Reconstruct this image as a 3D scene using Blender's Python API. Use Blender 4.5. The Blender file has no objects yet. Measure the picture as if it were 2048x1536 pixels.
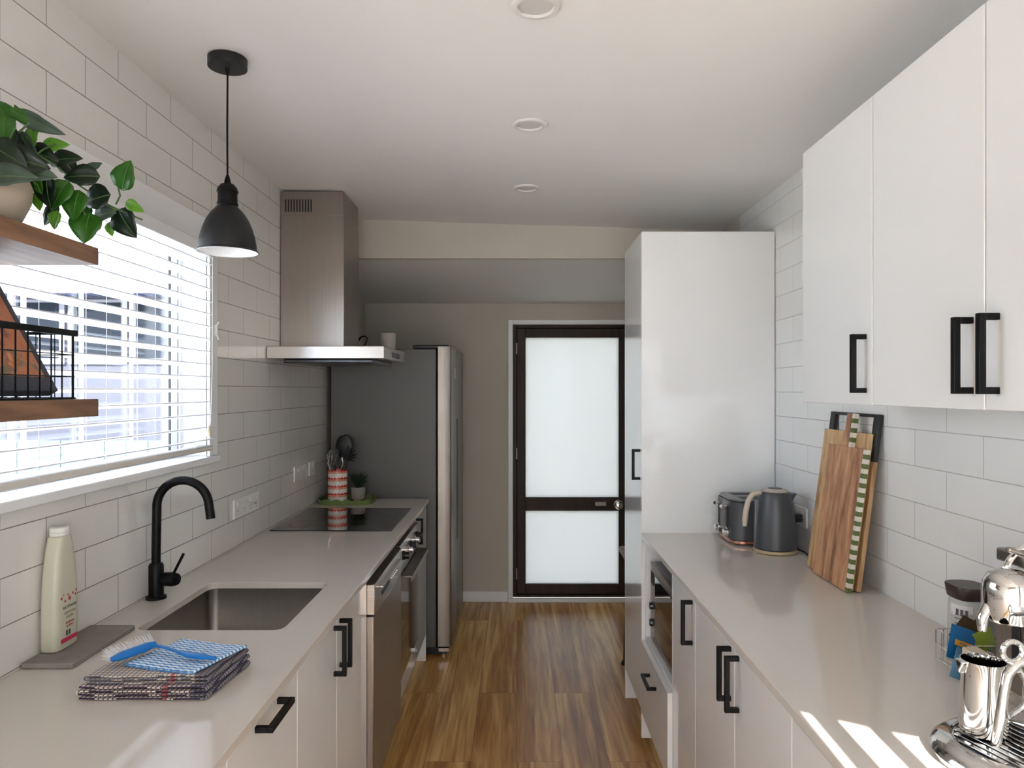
import bpy, bmesh, math, random
from mathutils import Vector, Matrix, Euler, noise
random.seed(7)
PI = math.pi
sc = bpy.context.scene
COL = sc.collection

# ------------------------------------------------------------------ camera
FPX, VX, VY, H = 1465.0, 1034.0, 780.0, 1.53
cam_d = bpy.data.cameras.new('camera'); cam = bpy.data.objects.new('camera', cam_d); COL.objects.link(cam)
cam.location = (0, 0, H); cam.rotation_euler = (PI/2, 0, 0)
cam_d.sensor_width = 36; cam_d.lens = FPX/2048*36
cam_d.shift_x = -(VX-1024)/2048; cam_d.shift_y = (VY-768)/2048
cam_d.clip_start = .02; cam_d.clip_end = 200
sc.camera = cam

# ------------------------------------------------------------------ world, sun, exposure
def lin(c): return tuple(((v/12.92) if v <= .04045 else ((v+.055)/1.055)**2.4) for v in c)
def rgb(r, g, b): return lin((r/255, g/255, b/255))
w = bpy.data.worlds.new('sky'); sc.world = w; w.use_nodes = True
nt = w.node_tree; nt.nodes.clear()
wo = nt.nodes.new('ShaderNodeOutputWorld'); bg = nt.nodes.new('ShaderNodeBackground')
tc = nt.nodes.new('ShaderNodeTexCoord'); sep = nt.nodes.new('ShaderNodeSeparateXYZ')
ramp = nt.nodes.new('ShaderNodeValToRGB')
nz = nt.nodes.new('ShaderNodeTexNoise'); nz.inputs['Scale'].default_value = 3.0; nz.inputs['Detail'].default_value = 5
mixc = nt.nodes.new('ShaderNodeMix'); mixc.data_type = 'RGBA'
r2 = nt.nodes.new('ShaderNodeValToRGB')
nt.links.new(tc.outputs['Generated'], sep.inputs[0]); nt.links.new(sep.outputs['Z'], ramp.inputs[0])
nt.links.new(tc.outputs['Generated'], nz.inputs['Vector']); nt.links.new(nz.outputs['Fac'], r2.inputs[0])
r2.color_ramp.elements[0].position = .42; r2.color_ramp.elements[1].position = .62
ramp.color_ramp.elements[0].position = 0.0; ramp.color_ramp.elements[0].color = (.62, .82, 1.0, 1)
ramp.color_ramp.elements[1].position = 0.8; ramp.color_ramp.elements[1].color = (.40, .64, 1.0, 1)
nt.links.new(r2.outputs[0], mixc.inputs[0]); nt.links.new(ramp.outputs[0], mixc.inputs[6])
mixc.inputs[7].default_value = (1.0, .97, .94, 1)
nt.links.new(mixc.outputs[2], bg.inputs[0]); bg.inputs[1].default_value = 4.6
nt.links.new(bg.outputs[0], wo.inputs[0])

sun_d = bpy.data.lights.new('sun', 'SUN'); sun = bpy.data.objects.new('sun', sun_d); COL.objects.link(sun)
SUNDIR = Vector((.03, 1.0, -.532)).normalized()
sun.rotation_euler = SUNDIR.to_track_quat('-Z', 'Y').to_euler()
sun_d.energy = 11; sun_d.angle = math.radians(.18); sun_d.color = (1, .96, .90)
sun.location = (0, -6, 6)

def portal(name, loc, rot, sx, sy):
    d = bpy.data.lights.new(name, 'AREA'); d.shape = 'RECTANGLE'; d.size = sx; d.size_y = sy
    d.cycles.is_portal = True
    o = bpy.data.objects.new(name, d); COL.objects.link(o); o.location = loc; o.rotation_euler = rot
portal('window_portal', (-1.26, 1.92, 1.66), (0, -PI/2, 0), .76, 1.42)
portal('near_glazing_portal', (.05, -1.32, 1.2), (PI/2, 0, 0), 2.1, 2.4)
portal('door_portal', (.4, 5.42, 1.0), (-PI/2, 0, 0), .8, 1.9)

vs = sc.view_settings
vs.view_transform = 'Standard'; vs.look = 'None'; vs.gamma = 1; vs.use_curve_mapping = False
vs.exposure = 1.30

# ------------------------------------------------------------------ materials
def newmat(name):
    m = bpy.data.materials.new(name); m.use_nodes = True
    return m, m.node_tree, m.node_tree.nodes['Principled BSDF']
MATS = {}
def mat(name, col, rough=.5, metal=0, spec=.5, coat=0, bump=0, bscale=200, trans=0, var=0, vscale=5, stretch=(1, 1, 1)):
    if name in MATS: return MATS[name]
    m, t, b = newmat(name)
    b.inputs['Base Color'].default_value = (*col, 1); b.inputs['Roughness'].default_value = rough
    b.inputs['Metallic'].default_value = metal; b.inputs['Specular IOR Level'].default_value = spec
    b.inputs['Coat Weight'].default_value = coat; b.inputs['Coat Roughness'].default_value = .05
    if trans: b.inputs['Transmission Weight'].default_value = trans
    if bump or var:
        tc = t.nodes.new('ShaderNodeTexCoord'); mp = t.nodes.new('ShaderNodeMapping'); mp.inputs['Scale'].default_value = stretch
        t.links.new(tc.outputs['Object'], mp.inputs[0])
        n = t.nodes.new('ShaderNodeTexNoise'); n.inputs['Detail'].default_value = 4
        t.links.new(mp.outputs[0], n.inputs['Vector'])
        if bump:
            n.inputs['Scale'].default_value = bscale
            bp = t.nodes.new('ShaderNodeBump'); bp.inputs['Strength'].default_value = bump; bp.inputs['Distance'].default_value = .002
            t.links.new(n.outputs['Fac'], bp.inputs['Height']); t.links.new(bp.outputs[0], b.inputs['Normal'])
        if var:
            n2 = t.nodes.new('ShaderNodeTexNoise'); n2.inputs['Scale'].default_value = vscale; n2.inputs['Detail'].default_value = 5
            t.links.new(mp.outputs[0], n2.inputs['Vector'])
            r = t.nodes.new('ShaderNodeValToRGB'); r.color_ramp.elements[0].position = .3; r.color_ramp.elements[1].position = .7
            r.color_ramp.elements[0].color = (*[max(0, c*(1-var)) for c in col], 1)
            r.color_ramp.elements[1].color = (*[min(1, c*(1+var)) for c in col], 1)
            t.links.new(n2.outputs['Fac'], r.inputs[0]); t.links.new(r.outputs[0], b.inputs['Base Color'])
    MATS[name] = m
    return m

def tile_mat(name, y0, z0, L, P, col, mortar):
    m, t, b = newmat(name)
    tc = t.nodes.new('ShaderNodeTexCoord'); s = t.nodes.new('ShaderNodeSeparateXYZ'); c = t.nodes.new('ShaderNodeCombineXYZ')
    t.links.new(tc.outputs['Object'], s.inputs[0])
    a1 = t.nodes.new('ShaderNodeMath'); a1.operation = 'SUBTRACT'; a1.inputs[1].default_value = y0
    a2 = t.nodes.new('ShaderNodeMath'); a2.operation = 'SUBTRACT'; a2.inputs[1].default_value = z0
    t.links.new(s.outputs['Y'], a1.inputs[0]); t.links.new(s.outputs['Z'], a2.inputs[0])
    t.links.new(a1.outputs[0], c.inputs[0]); t.links.new(a2.outputs[0], c.inputs[1])
    br = t.nodes.new('ShaderNodeTexBrick'); br.offset = .5; br.offset_frequency = 2
    br.inputs['Scale'].default_value = 1; br.inputs['Brick Width'].default_value = L; br.inputs['Row Height'].default_value = P
    br.inputs['Mortar Size'].default_value = .0014; br.inputs['Mortar Smooth'].default_value = .3
    br.inputs['Color1'].default_value = (*col, 1); br.inputs['Color2'].default_value = (*[v*.97 for v in col], 1)
    br.inputs['Mortar'].default_value = (*mortar, 1)
    t.links.new(c.outputs[0], br.inputs['Vector']); t.links.new(br.outputs['Color'], b.inputs['Base Color'])
    rr = t.nodes.new('ShaderNodeMapRange'); rr.inputs[3].default_value = .11; rr.inputs[4].default_value = .8
    t.links.new(br.outputs['Fac'], rr.inputs[0]); t.links.new(rr.outputs[0], b.inputs['Roughness'])
    inv = t.nodes.new('ShaderNodeMath'); inv.operation = 'SUBTRACT'; inv.inputs[0].default_value = 1
    t.links.new(br.outputs['Fac'], inv.inputs[1])
    nn = t.nodes.new('ShaderNodeTexNoise'); nn.inputs['Scale'].default_value = 7; t.links.new(tc.outputs['Object'], nn.inputs['Vector'])
    ad = t.nodes.new('ShaderNodeMath'); ad.operation = 'MULTIPLY_ADD'; ad.inputs[1].default_value = .25
    t.links.new(nn.outputs['Fac'], ad.inputs[0]); t.links.new(inv.outputs[0], ad.inputs[2])
    bp = t.nodes.new('ShaderNodeBump'); bp.inputs['Strength'].default_value = .5; bp.inputs['Distance'].default_value = .0015
    t.links.new(ad.outputs[0], bp.inputs['Height']); t.links.new(bp.outputs[0], b.inputs['Normal'])
    return m

def wood_mat(name, c_dark, c_mid, c_light, axis='Y', scale=1.0, rough=.45, planks=None, seed=0.0, fine=.33):
    """grain runs along axis; planks=(length, width) cuts it into boards in the XY plane"""
    m, t, b = newmat(name); N = t.nodes.new; L = t.links.new
    tc = N('ShaderNodeTexCoord'); mp = N('ShaderNodeMapping'); L(tc.outputs['Object'], mp.inputs[0])
    k = (16, .75, 16) if planks else {'X': (1.3, 16, 16), 'Y': (16, 1.3, 16), 'Z': (16, 16, 1.3)}[axis]
    mp.inputs['Scale'].default_value = tuple(v*scale for v in k); mp.inputs['Location'].default_value = (seed, seed*1.7, seed*.6)
    vec = mp.outputs[0]; brn = None
    if planks:
        s = N('ShaderNodeSeparateXYZ'); c = N('ShaderNodeCombineXYZ'); L(tc.outputs['Object'], s.inputs[0])
        L(s.outputs['Y'], c.inputs[0]); L(s.outputs['X'], c.inputs[1])
        brn = N('ShaderNodeTexBrick'); brn.offset = .37; brn.offset_frequency = 2
        brn.inputs['Scale'].default_value = 1; brn.inputs['Brick Width'].default_value = planks[0]; brn.inputs['Row Height'].default_value = planks[1]
        brn.inputs['Mortar Size'].default_value = .0009; brn.inputs['Color1'].default_value = (0, 0, 0, 1); brn.inputs['Color2'].default_value = (1, 1, 1, 1)
        brn.inputs['Mortar'].default_value = (.5, .5, .5, 1)
        L(c.outputs[0], brn.inputs['Vector'])
        ml = N('ShaderNodeVectorMath'); ml.operation = 'SCALE'; ml.inputs[3].default_value = 13
        L(brn.outputs['Color'], ml.inputs[0])
        ad = N('ShaderNodeVectorMath'); ad.operation = 'ADD'; L(vec, ad.inputs[0]); L(ml.outputs[0], ad.inputs[1]); vec = ad.outputs[0]
    n1 = N('ShaderNodeTexNoise'); n1.inputs['Scale'].default_value = 1; n1.inputs['Detail'].default_value = 5; n1.inputs['Distortion'].default_value = 1.1
    L(vec, n1.inputs['Vector'])
    n2 = N('ShaderNodeTexNoise'); n2.inputs['Scale'].default_value = 5.5; n2.inputs['Detail'].default_value = 6; L(vec, n2.inputs['Vector'])
    mx = N('ShaderNodeMix'); mx.inputs[0].default_value = fine; L(n1.outputs['Fac'], mx.inputs[2]); L(n2.outputs['Fac'], mx.inputs[3])
    val = mx.outputs[0]
    if planks:
        a = N('ShaderNodeMath'); a.operation = 'MULTIPLY_ADD'; a.inputs[1].default_value = .10
        L(brn.outputs['Color'], a.inputs[0]); L(val, a.inputs[2]); sb = N('ShaderNodeMath'); sb.operation = 'SUBTRACT'; sb.inputs[1].default_value = .05
        L(a.outputs[0], sb.inputs[0]); val = sb.outputs[0]
    r = N('ShaderNodeValToRGB'); e = r.color_ramp.elements
    e[0].position = .33; e[0].color = (*c_dark, 1); e[1].position = .64; e[1].color = (*c_light, 1)
    q = e.new(.49); q.color = (*c_mid, 1)
    L(val, r.inputs[0]); out = r.outputs[0]
    if planks:
        mm = N('ShaderNodeMix'); mm.data_type = 'RGBA'; mm.inputs[7].default_value = (*[v*.35 for v in c_dark], 1)
        L(brn.outputs['Fac'], mm.inputs[0]); L(out, mm.inputs[6]); out = mm.outputs[2]
    L(out, b.inputs['Base Color']); b.inputs['Roughness'].default_value = rough
    bp = N('ShaderNodeBump'); bp.inputs['Strength'].default_value = .15; bp.inputs['Distance'].default_value = .001
    L(n2.outputs['Fac'], bp.inputs['Height']); L(bp.outputs[0], b.inputs['Normal'])
    return m

def steel_mat(name, col, rough, axis='Z', amt=.12):
    m, t, b = newmat(name); N = t.nodes.new; L = t.links.new
    b.inputs['Metallic'].default_value = 1
    tc = N('ShaderNodeTexCoord'); mp = N('ShaderNodeMapping'); L(tc.outputs['Object'], mp.inputs[0])
    mp.inputs['Scale'].default_value = {'X': (2, 300, 300), 'Y': (300, 2, 300), 'Z': (300, 300, 2)}[axis]
    n = N('ShaderNodeTexNoise'); n.inputs['Scale'].default_value = 1; n.inputs['Detail'].default_value = 3; L(mp.outputs[0], n.inputs['Vector'])
    n2 = N('ShaderNodeTexNoise'); n2.inputs['Scale'].default_value = 6; L(tc.outputs['Object'], n2.inputs['Vector'])
    r = N('ShaderNodeMapRange'); r.inputs[1].default_value = .3; r.inputs[2].default_value = .7; r.inputs[3].default_value = rough*.97; r.inputs[4].default_value = rough*1.05
    L(n2.outputs['Fac'], r.inputs[0]); L(r.outputs[0], b.inputs['Roughness'])
    cr = N('ShaderNodeValToRGB'); cr.color_ramp.elements[0].position = .3; cr.color_ramp.elements[1].position = .7
    cr.color_ramp.elements[0].color = (*[v*(1-amt) for v in col], 1); cr.color_ramp.elements[1].color = (*[min(1, v*(1+amt)) for v in col], 1)
    L(n.outputs['Fac'], cr.inputs[0]); L(cr.outputs[0], b.inputs['Base Color'])
    bp = N('ShaderNodeBump'); bp.inputs['Strength'].default_value = .08; bp.inputs['Distance'].default_value = .0005
    L(n.outputs['Fac'], bp.inputs['Height']); L(bp.outputs[0], b.inputs['Normal'])
    return m

def glass_mat(name, tint=(1, 1, 1), k=.06):
    m = bpy.data.materials.new(name); m.use_nodes = True; t = m.node_tree; t.nodes.clear()
    o = t.nodes.new('ShaderNodeOutputMaterial'); tr = t.nodes.new('ShaderNodeBsdfTransparent'); gl = t.nodes.new('ShaderNodeBsdfGlossy')
    mx = t.nodes.new('ShaderNodeMixShader'); lw = t.nodes.new('ShaderNodeLayerWeight'); lw.inputs[0].default_value = .5
    pw = t.nodes.new('ShaderNodeMath'); pw.operation = 'POWER'; pw.inputs[1].default_value = 4; ma = t.nodes.new('ShaderNodeMath'); ma.operation = 'MULTIPLY_ADD'; ma.inputs[1].default_value = .6; ma.inputs[2].default_value = .03
    t.links.new(lw.outputs['Facing'], pw.inputs[0]); t.links.new(pw.outputs[0], ma.inputs[0])
    gl.inputs['Roughness'].default_value = .02; tr.inputs[0].default_value = (*tint, 1)
    t.links.new(ma.outputs[0], mx.inputs[0]); t.links.new(tr.outputs[0], mx.inputs[1]); t.links.new(gl.outputs[0], mx.inputs[2]); t.links.new(mx.outputs[0], o.inputs[0])
    return m

def transl_mat(name, col, k=.8, rough=.2, tcol=None):
    m = bpy.data.materials.new(name); m.use_nodes = True; t = m.node_tree; b = t.nodes['Principled BSDF']
    b.inputs['Base Color'].default_value = (*col, 1); b.inputs['Roughness'].default_value = rough
    o = t.nodes['Material Output']; tr = t.nodes.new('ShaderNodeBsdfTranslucent'); tr.inputs[0].default_value = (*(tcol or col), 1)
    mx = t.nodes.new('ShaderNodeMixShader'); mx.inputs[0].default_value = k
    t.links.new(b.outputs[0], mx.inputs[1]); t.links.new(tr.outputs[0], mx.inputs[2]); t.links.new(mx.outputs[0], o.inputs[0])
    return m

def fn_mat(name, build, rough=.8):
    """build(nodes.new, links.new, sepXYZ object coords) returns a colour socket"""
    m, t, b = newmat(name); tc = t.nodes.new('ShaderNodeTexCoord'); s = t.nodes.new('ShaderNodeSeparateXYZ')
    t.links.new(tc.outputs['Object'], s.inputs[0]); b.inputs['Roughness'].default_value = rough
    t.links.new(build(t.nodes.new, t.links.new, s, tc), b.inputs['Base Color'])
    return m
def mth(N, L, op, a, b=None, c=None):
    n = N('ShaderNodeMath'); n.operation = op
    for i, v in enumerate((a, b, c)):
        if v is None: continue
        if isinstance(v, (int, float)): n.inputs[i].default_value = v
        else: L(v, n.inputs[i])
    return n.outputs[0]
def mixcol(N, L, f, a, b):
    n = N('ShaderNodeMix'); n.data_type = 'RGBA'
    if isinstance(f, (int, float)): n.inputs[0].default_value = f
    else: L(f, n.inputs[0])
    for i, v in ((6, a), (7, b)):
        if isinstance(v, tuple): n.inputs[i].default_value = (*v, 1)
        else: L(v, n.inputs[i])
    return n.outputs[2]

WHITE_TILE_L = tile_mat('white_subway_tile_left', 1.866, .918, .308, .1045, rgb(232, 229, 224), rgb(138, 130, 124))
WHITE_TILE_R = tile_mat('white_subway_tile_right', 1.900, .910, .302, .1019, rgb(234, 232, 229), rgb(178, 175, 171))
PLASTER = mat('ceiling_paint', rgb(242, 238, 234), .75, bump=.05, bscale=60)
WALLP = mat('wall_paint', rgb(196, 188, 175), .7, bump=.05, bscale=80)
TRIMP = mat('trim_paint', rgb(238, 238, 238), .35)
FLOORM = wood_mat('oak_floor', rgb(132, 78, 32), rgb(192, 138, 74), rgb(236, 194, 124), 'Y', .85, .28, planks=(1.85, .19), fine=.30)
GLOSSW = mat('gloss_white_laminate', rgb(236, 234, 232), .10, spec=.5, coat=.3)
CARCASS = mat('white_melamine', rgb(236, 236, 236), .4)
BLACK = mat('matte_black_metal', rgb(6, 6, 7), .42, spec=.2)
BLACKM = mat('satin_black_shade', rgb(16, 17, 19), .45, spec=.4)
STONE = mat('warm_white_quartz', rgb(214, 206, 197), .075, coat=.1, var=.035, vscale=420)
STEEL = steel_mat('brushed_steel', rgb(160, 151, 144), .30, 'Z', .05)
STEELX = steel_mat('brushed_steel_horizontal', rgb(190, 182, 175), .26, 'X')
STEELS = steel_mat('sink_steel', rgb(150, 144, 138), .33, 'Z', .05)
CHROME = mat('chrome', rgb(225, 224, 222), .06, 1)
DCHROME = mat('dark_steel', rgb(70, 70, 72), .3, 1)
RUBBER = mat('black_plastic', rgb(22, 22, 24), .45)
WHITEP = mat('white_plastic', rgb(235, 235, 233), .3)
GLASS = glass_mat('clear_glass')

# ------------------------------------------------------------------ mesh builder
def chain(o):
    m = Matrix.Identity(4)
    while o is not None:
        m = o.matrix_basis @ m if False else (Matrix.Translation(o.location) @ o.rotation_euler.to_matrix().to_4x4()) @ m
        o = o.parent
    return m
class MB:
    def __init__(s): s.v = []; s.f = []
    def add(s, vs, fs):
        n = len(s.v); s.v += [Vector(p) for p in vs]; s.f += [tuple(i+n for i in f) for f in fs]; return s
    def box(s, x0, x1, y0, y1, z0, z1, M=None):
        vs = [Vector((x, y, z)) for z in (z0, z1) for y in (y0, y1) for x in (x0, x1)]
        if M: vs = [M @ p for p in vs]
        return s.add(vs, [(0, 2, 3, 1), (4, 5, 7, 6), (0, 1, 5, 4), (2, 6, 7, 3), (0, 4, 6, 2), (1, 3, 7, 5)])
    def tube(s, pts, r, n=12, cap=True):
        pts = [Vector(p) for p in pts]; rs = r if isinstance(r, (list, tuple)) else [r]*len(pts)
        up = None; rings = []
        for i, p in enumerate(pts):
            d = (pts[min(i+1, len(pts)-1)] - pts[max(i-1, 0)]).normalized()
            if up is None:
                up = Vector((0, 0, 1)) if abs(d.z) < .9 else Vector((1, 0, 0))
            a = (up - d*up.dot(d)).normalized(); up = a; b = d.cross(a)
            rings.append([p + (a*math.cos(2*PI*k/n) + b*math.sin(2*PI*k/n))*rs[i] for k in range(n)])
        vs = [p for R in rings for p in R]; fs = []
        for i in range(len(rings)-1):
            for k in range(n): fs.append((i*n+k, i*n+(k+1) % n, (i+1)*n+(k+1) % n, (i+1)*n+k))
        if cap:
            fs.append(tuple(range(n-1, -1, -1))); fs.append(tuple((len(rings)-1)*n+k for k in range(n)))
        return s.add(vs, fs)
    def lathe(s, prof, c=(0, 0, 0), n=40, M=None, closed=False, sx=1, sy=1):
        """prof: list of (r, z); axis z at c"""
        vs = []; fs = []; c = Vector(c)
        for (r, z) in prof:
            for k in range(n):
                p = Vector((r*sx*math.cos(2*PI*k/n), r*sy*math.sin(2*PI*k/n), z))
                vs.append((M @ p if M else p) + c)
        m = len(prof)
        for i in range(m-1 if not closed else m):
            j = (i+1) % m
            for k in range(n): fs.append((i*n+k, i*n+(k+1) % n, j*n+(k+1) % n, j*n+k))
        if not closed:
            if prof[0][0] > 1e-6: fs.append(tuple(range(n-1, -1, -1)))
            if prof[-1][0] > 1e-6: fs.append(tuple((m-1)*n+k for k in range(n)))
        return s.add(vs, fs)
    def prism(s, poly, a, b, axis='z'):
        """poly 2D list; extruded a..b along axis. axis x: poly=(y,z); y: (x,z); z: (x,y)"""
        def P(u, v, t): return {'x': (t, u, v), 'y': (u, t, v), 'z': (u, v, t)}[axis]
        n = len(poly); vs = [P(u, v, a) for u, v in poly] + [P(u, v, b) for u, v in poly]
        fs = [tuple(range(n-1, -1, -1)), tuple(range(n, 2*n))] + [(i, (i+1) % n, n+(i+1) % n, n+i) for i in range(n)]
        return s.add(vs, fs)
    def ring(s, outer, inner, a, b, axis='z'):
        def P(u, v, t): return {'x': (t, u, v), 'y': (u, t, v), 'z': (u, v, t)}[axis]
        n = len(outer)
        vs = [P(*p, a) for p in outer] + [P(*p, a) for p in inner] + [P(*p, b) for p in outer] + [P(*p, b) for p in inner]
        fs = []
        for i in range(n):
            j = (i+1) % n
            fs += [(i, n+i, n+j, j), (2*n+i, 2*n+j, 3*n+j, 3*n+i), (i, j, 2*n+j, 2*n+i), (n+i, 3*n+i, 3*n+j, n+j)]
        return s.add(vs, fs)
    def xf(s, M): s.v = [M @ p for p in s.v]; return s
    def build(s, name, m, parent=None, bevel=0, seg=2, smooth=35, origin=None, kind=None, label=None):
        me = bpy.data.meshes.new(name); 
        W = chain(parent).inverted() if parent else Matrix.Identity(4)
        loc = Vector((0, 0, 0))
        if origin is not None: loc = Vector(origin)
        vs = [(W @ p) - loc for p in s.v]
        me.from_pydata([tuple(p) for p in vs], [], s.f); me.materials.append(m)
        bm = bmesh.new(); bm.from_mesh(me); bmesh.ops.recalc_face_normals(bm, faces=bm.faces); bm.to_mesh(me); bm.free()
        if smooth:
            for p in me.polygons: p.use_smooth = True
            me.set_sharp_from_angle(angle=math.radians(smooth))
        o = bpy.data.objects.new(name, me); COL.objects.link(o); o.location = loc
        if parent: o.parent = parent
        if bevel:
            b = o.modifiers.new('bevel', 'BEVEL'); b.width = bevel; b.segments = seg; b.limit_method = 'ANGLE'; b.angle_limit = math.radians(40)
            b.harden_normals = False
        if kind: o['kind'] = kind
        if label: o['label'] = label
        return o
def tag(o, label, cat, group=None, kind=None):
    o['label'] = label; o['category'] = cat
    if group: o['group'] = group
    if kind: o['kind'] = kind
    return o
def thing(name, loc, label, cat, group=None, rz=0):
    o = bpy.data.objects.new(name, None); COL.objects.link(o); o.location = loc; o.rotation_euler = (0, 0, rz); o.empty_display_size = .05
    return tag(o, label, cat, group)
def struct(name, mb, m, **k):
    o = mb.build(name, m, **k); o['kind'] = 'structure'; return o
def rrect(x0, x1, y0, y1, r, n=6):
    pts = []
    for cx, cy, a0 in ((x1-r, y1-r, 0), (x0+r, y1-r, 90), (x0+r, y0+r, 180), (x1-r, y0+r, 270)):
        for k in range(n+1):
            a = math.radians(a0+90*k/n); pts.append((cx+r*math.cos(a), cy+r*math.sin(a)))
    return pts
def arc(c, r, a0, a1, n, plane='xz'):
    out = []
    for k in range(n+1):
        a = math.radians(a0+(a1-a0)*k/n); u, v = r*math.cos(a), r*math.sin(a)
        out.append(Vector(c) + (Vector((u, 0, v)) if plane == 'xz' else Vector((0, u, v)) if plane == 'yz' else Vector((u, v, 0))))
    return out
def text_obj(body, size, m, parent, M, name='lettering', depth=.0002, label=None):
    cu = bpy.data.curves.new('t', 'FONT'); cu.body = body; cu.size = size; cu.extrude = depth; cu.align_x = 'CENTER'
    to = bpy.data.objects.new('t', cu); COL.objects.link(to)
    me = bpy.data.meshes.new_from_object(to.evaluated_get(bpy.context.evaluated_depsgraph_get()))
    bpy.data.objects.remove(to)
    W = chain(parent).inverted(); me.transform(W @ M); me.materials.clear(); me.materials.append(m)
    o = bpy.data.objects.new(name, me); COL.objects.link(o); o.parent = parent
    if label: o['label'] = label
    return o

XL, XR = -1.10, 1.114
YN, YB, YBEAM = -1.2, 5.30, 3.99
CT = .914                       # worktop height
ZL, ZR = 2.466, 2.396           # ceiling height at the left and right wall
XCL, XCR = -.497, .534          # worktop front edges
XDL, XDR = -.515, .552          # door fronts
KL, KR = -.58, .602             # kickboards
def zc(x): return ZL + (x-XL)/(XR-XL)*(ZR-ZL)

# ------------------------------------------------------------------ setting
struct('floor', MB().box(-1.4, 1.4, YN-.2, YB+.15, -.1, 0), FLOORM, smooth=0)
# kitchen ceiling, falling slightly to the right
struct('ceiling', MB().prism([(XL-.3, zc(XL-.3)), (XR+.3, zc(XR+.3)), (XR+.3, 2.75), (XL-.3, 2.75)], YN-.2, YBEAM+.1, 'y'), PLASTER, smooth=0)
struct('trim_1', MB().prism([(YBEAM, 2.247), (YBEAM+.03, 2.2455), (YBEAM+.03, 2.47), (YBEAM, 2.47)], XL-.001, XR+.001, 'x'), WALLP, smooth=0)
struct('ceiling', MB().prism([(YBEAM+.0305, 2.2452), (YB+.12, 2.148), (YB+.12, 2.42), (YBEAM+.0305, 2.42)], XL-.3, XR+.3, 'x'), PLASTER, smooth=0)
# left wall with the window opening
WY0, WY1, WZ0, WZ1 = 1.22, 2.597, 1.288, 2.036
lw = MB()
lw.box(XL-.13, XL, YN-.2, WY0, -.05, 2.55); lw.box(XL-.13, XL, WY1, 4.22, -.05, 2.55)
lw.box(XL-.13, XL, WY0, WY1, -.05, WZ0); lw.box(XL-.13, XL, WY0, WY1, WZ1, 2.55)
struct('wall_left', lw, WHITE_TILE_L, smooth=0)
struct('wall_left', MB().box(XL-.2, XL, 4.22, YB+.12, -.05, 2.6), WALLP, smooth=0)
struct('wall_right', MB().box(XR, XR+.2, YN-.2, 3.66, -.05, 2.5), WHITE_TILE_R, smooth=0)
struct('wall_right', MB().box(XR, XR+.2, 3.66, YB+.12, -.05, 2.6), WALLP, smooth=0)
DX0, DX1 = -.022, .835
bw = MB(); bw.box(XL-.2, DX0-.012, YB, YB+.12, -.05, 2.5); bw.box(DX1+.012, XR+.2, YB, YB+.12, -.05, 2.5)
bw.box(DX0-.012, DX1+.012, YB, YB+.12, 2.002, 2.5)
struct('wall_back', bw, WALLP, smooth=0)
# unseen near wall: wide glazed door, plus raked slot shaped for the worktop sun streaks
nw = MB()
nw.box(XL-.2, -.98, YN-.12, YN, -.05, 2.6); nw.box(-.98, .42, YN-.12, YN, 2.06, 2.6); nw.box(.42, .462, YN-.12, YN, -.05, 2.6)
nw.prism([(.462, 2.361), (.58, 2.321), (.90, 2.234), (.90, 2.6), (.462, 2.6)], YN-.12, YN, 'y'); nw.box(.90, XR+.2, YN-.12, YN, -.05, 2.6)
struct('wall_near', nw, WALLP, smooth=0)
wf = MB()  # upright bars added out of view to split the sun into streaks
for a, b in ((.479, .520), (.564, .598), (.644, .682), (.728, .766), (.812, .85)): wf.box(a, b, YN-.06, YN-.03, 0, 2.36)
wf.box(-.98, .42, YN-.08, YN-.03, 0, .08); wf.box(-.31, -.25, YN-.08, YN-.03, .08, 2.06)
struct('added_streak_window', wf, TRIMP, smooth=0)
# unseen sheer curtain, added across the glazed door to diffuse the sun
cur = MB(); vs = []; fs = []; NC = 160
for i in range(NC+1):
    x = -1.0+1.45*i/NC; y = YN+.05+.018*math.sin(i*.75)
    vs += [(x, y, .02), (x, y, 2.12)]
for i in range(NC): fs.append((2*i, 2*i+2, 2*i+3, 2*i+1))
cu_ = cur.add(vs, fs).build('diffuser_curtain', transl_mat('sheer_white', rgb(240, 240, 240), .32, .8), smooth=80)
tag(cu_, 'unseen sheer white curtain added behind the camera to soften the sunlight', 'curtain')
# baseboards and door trim
struct('baseboard_back', MB().box(XL+.001, DX0-.045, YB-.014, YB-.0005, 0, .075), TRIMP, bevel=.003)
struct('baseboard_right', MB().box(XR-.014, XR-.0005, 3.70, YB-.02, 0, .075), TRIMP, bevel=.003)
tr = MB()
tr.box(DX0-.042, DX0-.008, YB-.018, YB-.0005, .03, 2.036); tr.box(DX1+.008, DX1+.042, YB-.018, YB-.0005, .03, 2.036)
tr.box(DX0-.008, DX1+.008, YB-.018, YB-.0005, 2.004, 2.036); tr.box(DX0-.042, DX1+.042, YB-.03, YB-.0005, 0, .03)
struct('trim_2', tr, TRIMP, bevel=.003)
# back door
DARKW = wood_mat('dark_door_wood', rgb(24, 12, 8), rgb(40, 22, 14), rgb(56, 32, 20), 'Z', 1.2, .6)
FROST = transl_mat('frosted_glass', rgb(225, 232, 230), .75, .10, tcol=(.43, .415, .39))
door = MB(); y0, y1 = YB+.004, YB+.044
D0, D1 = DX0+.022, DX1-.022
door.box(D0, D0+.062, y0, y1, .055, 1.975); door.box(D1-.075, D1, y0, y1, .055, 1.975)
for a, b in ((.055, .125), (.655, .752), (1.910, 1.975)): door.box(D0+.062, D1-.075, y0, y1, a, b)
dr = struct('door_1', door, DARKW, bevel=.003)
fr = MB(); fr.box(DX0-.01, D0-.003, YB-.002, YB+.10, .031, 2.0); fr.box(D1+.003, DX1+.01, YB-.002, YB+.10, .031, 2.0); fr.box(D0-.003, D1+.003, YB-.002, YB+.1, 1.979, 2.0)
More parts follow.
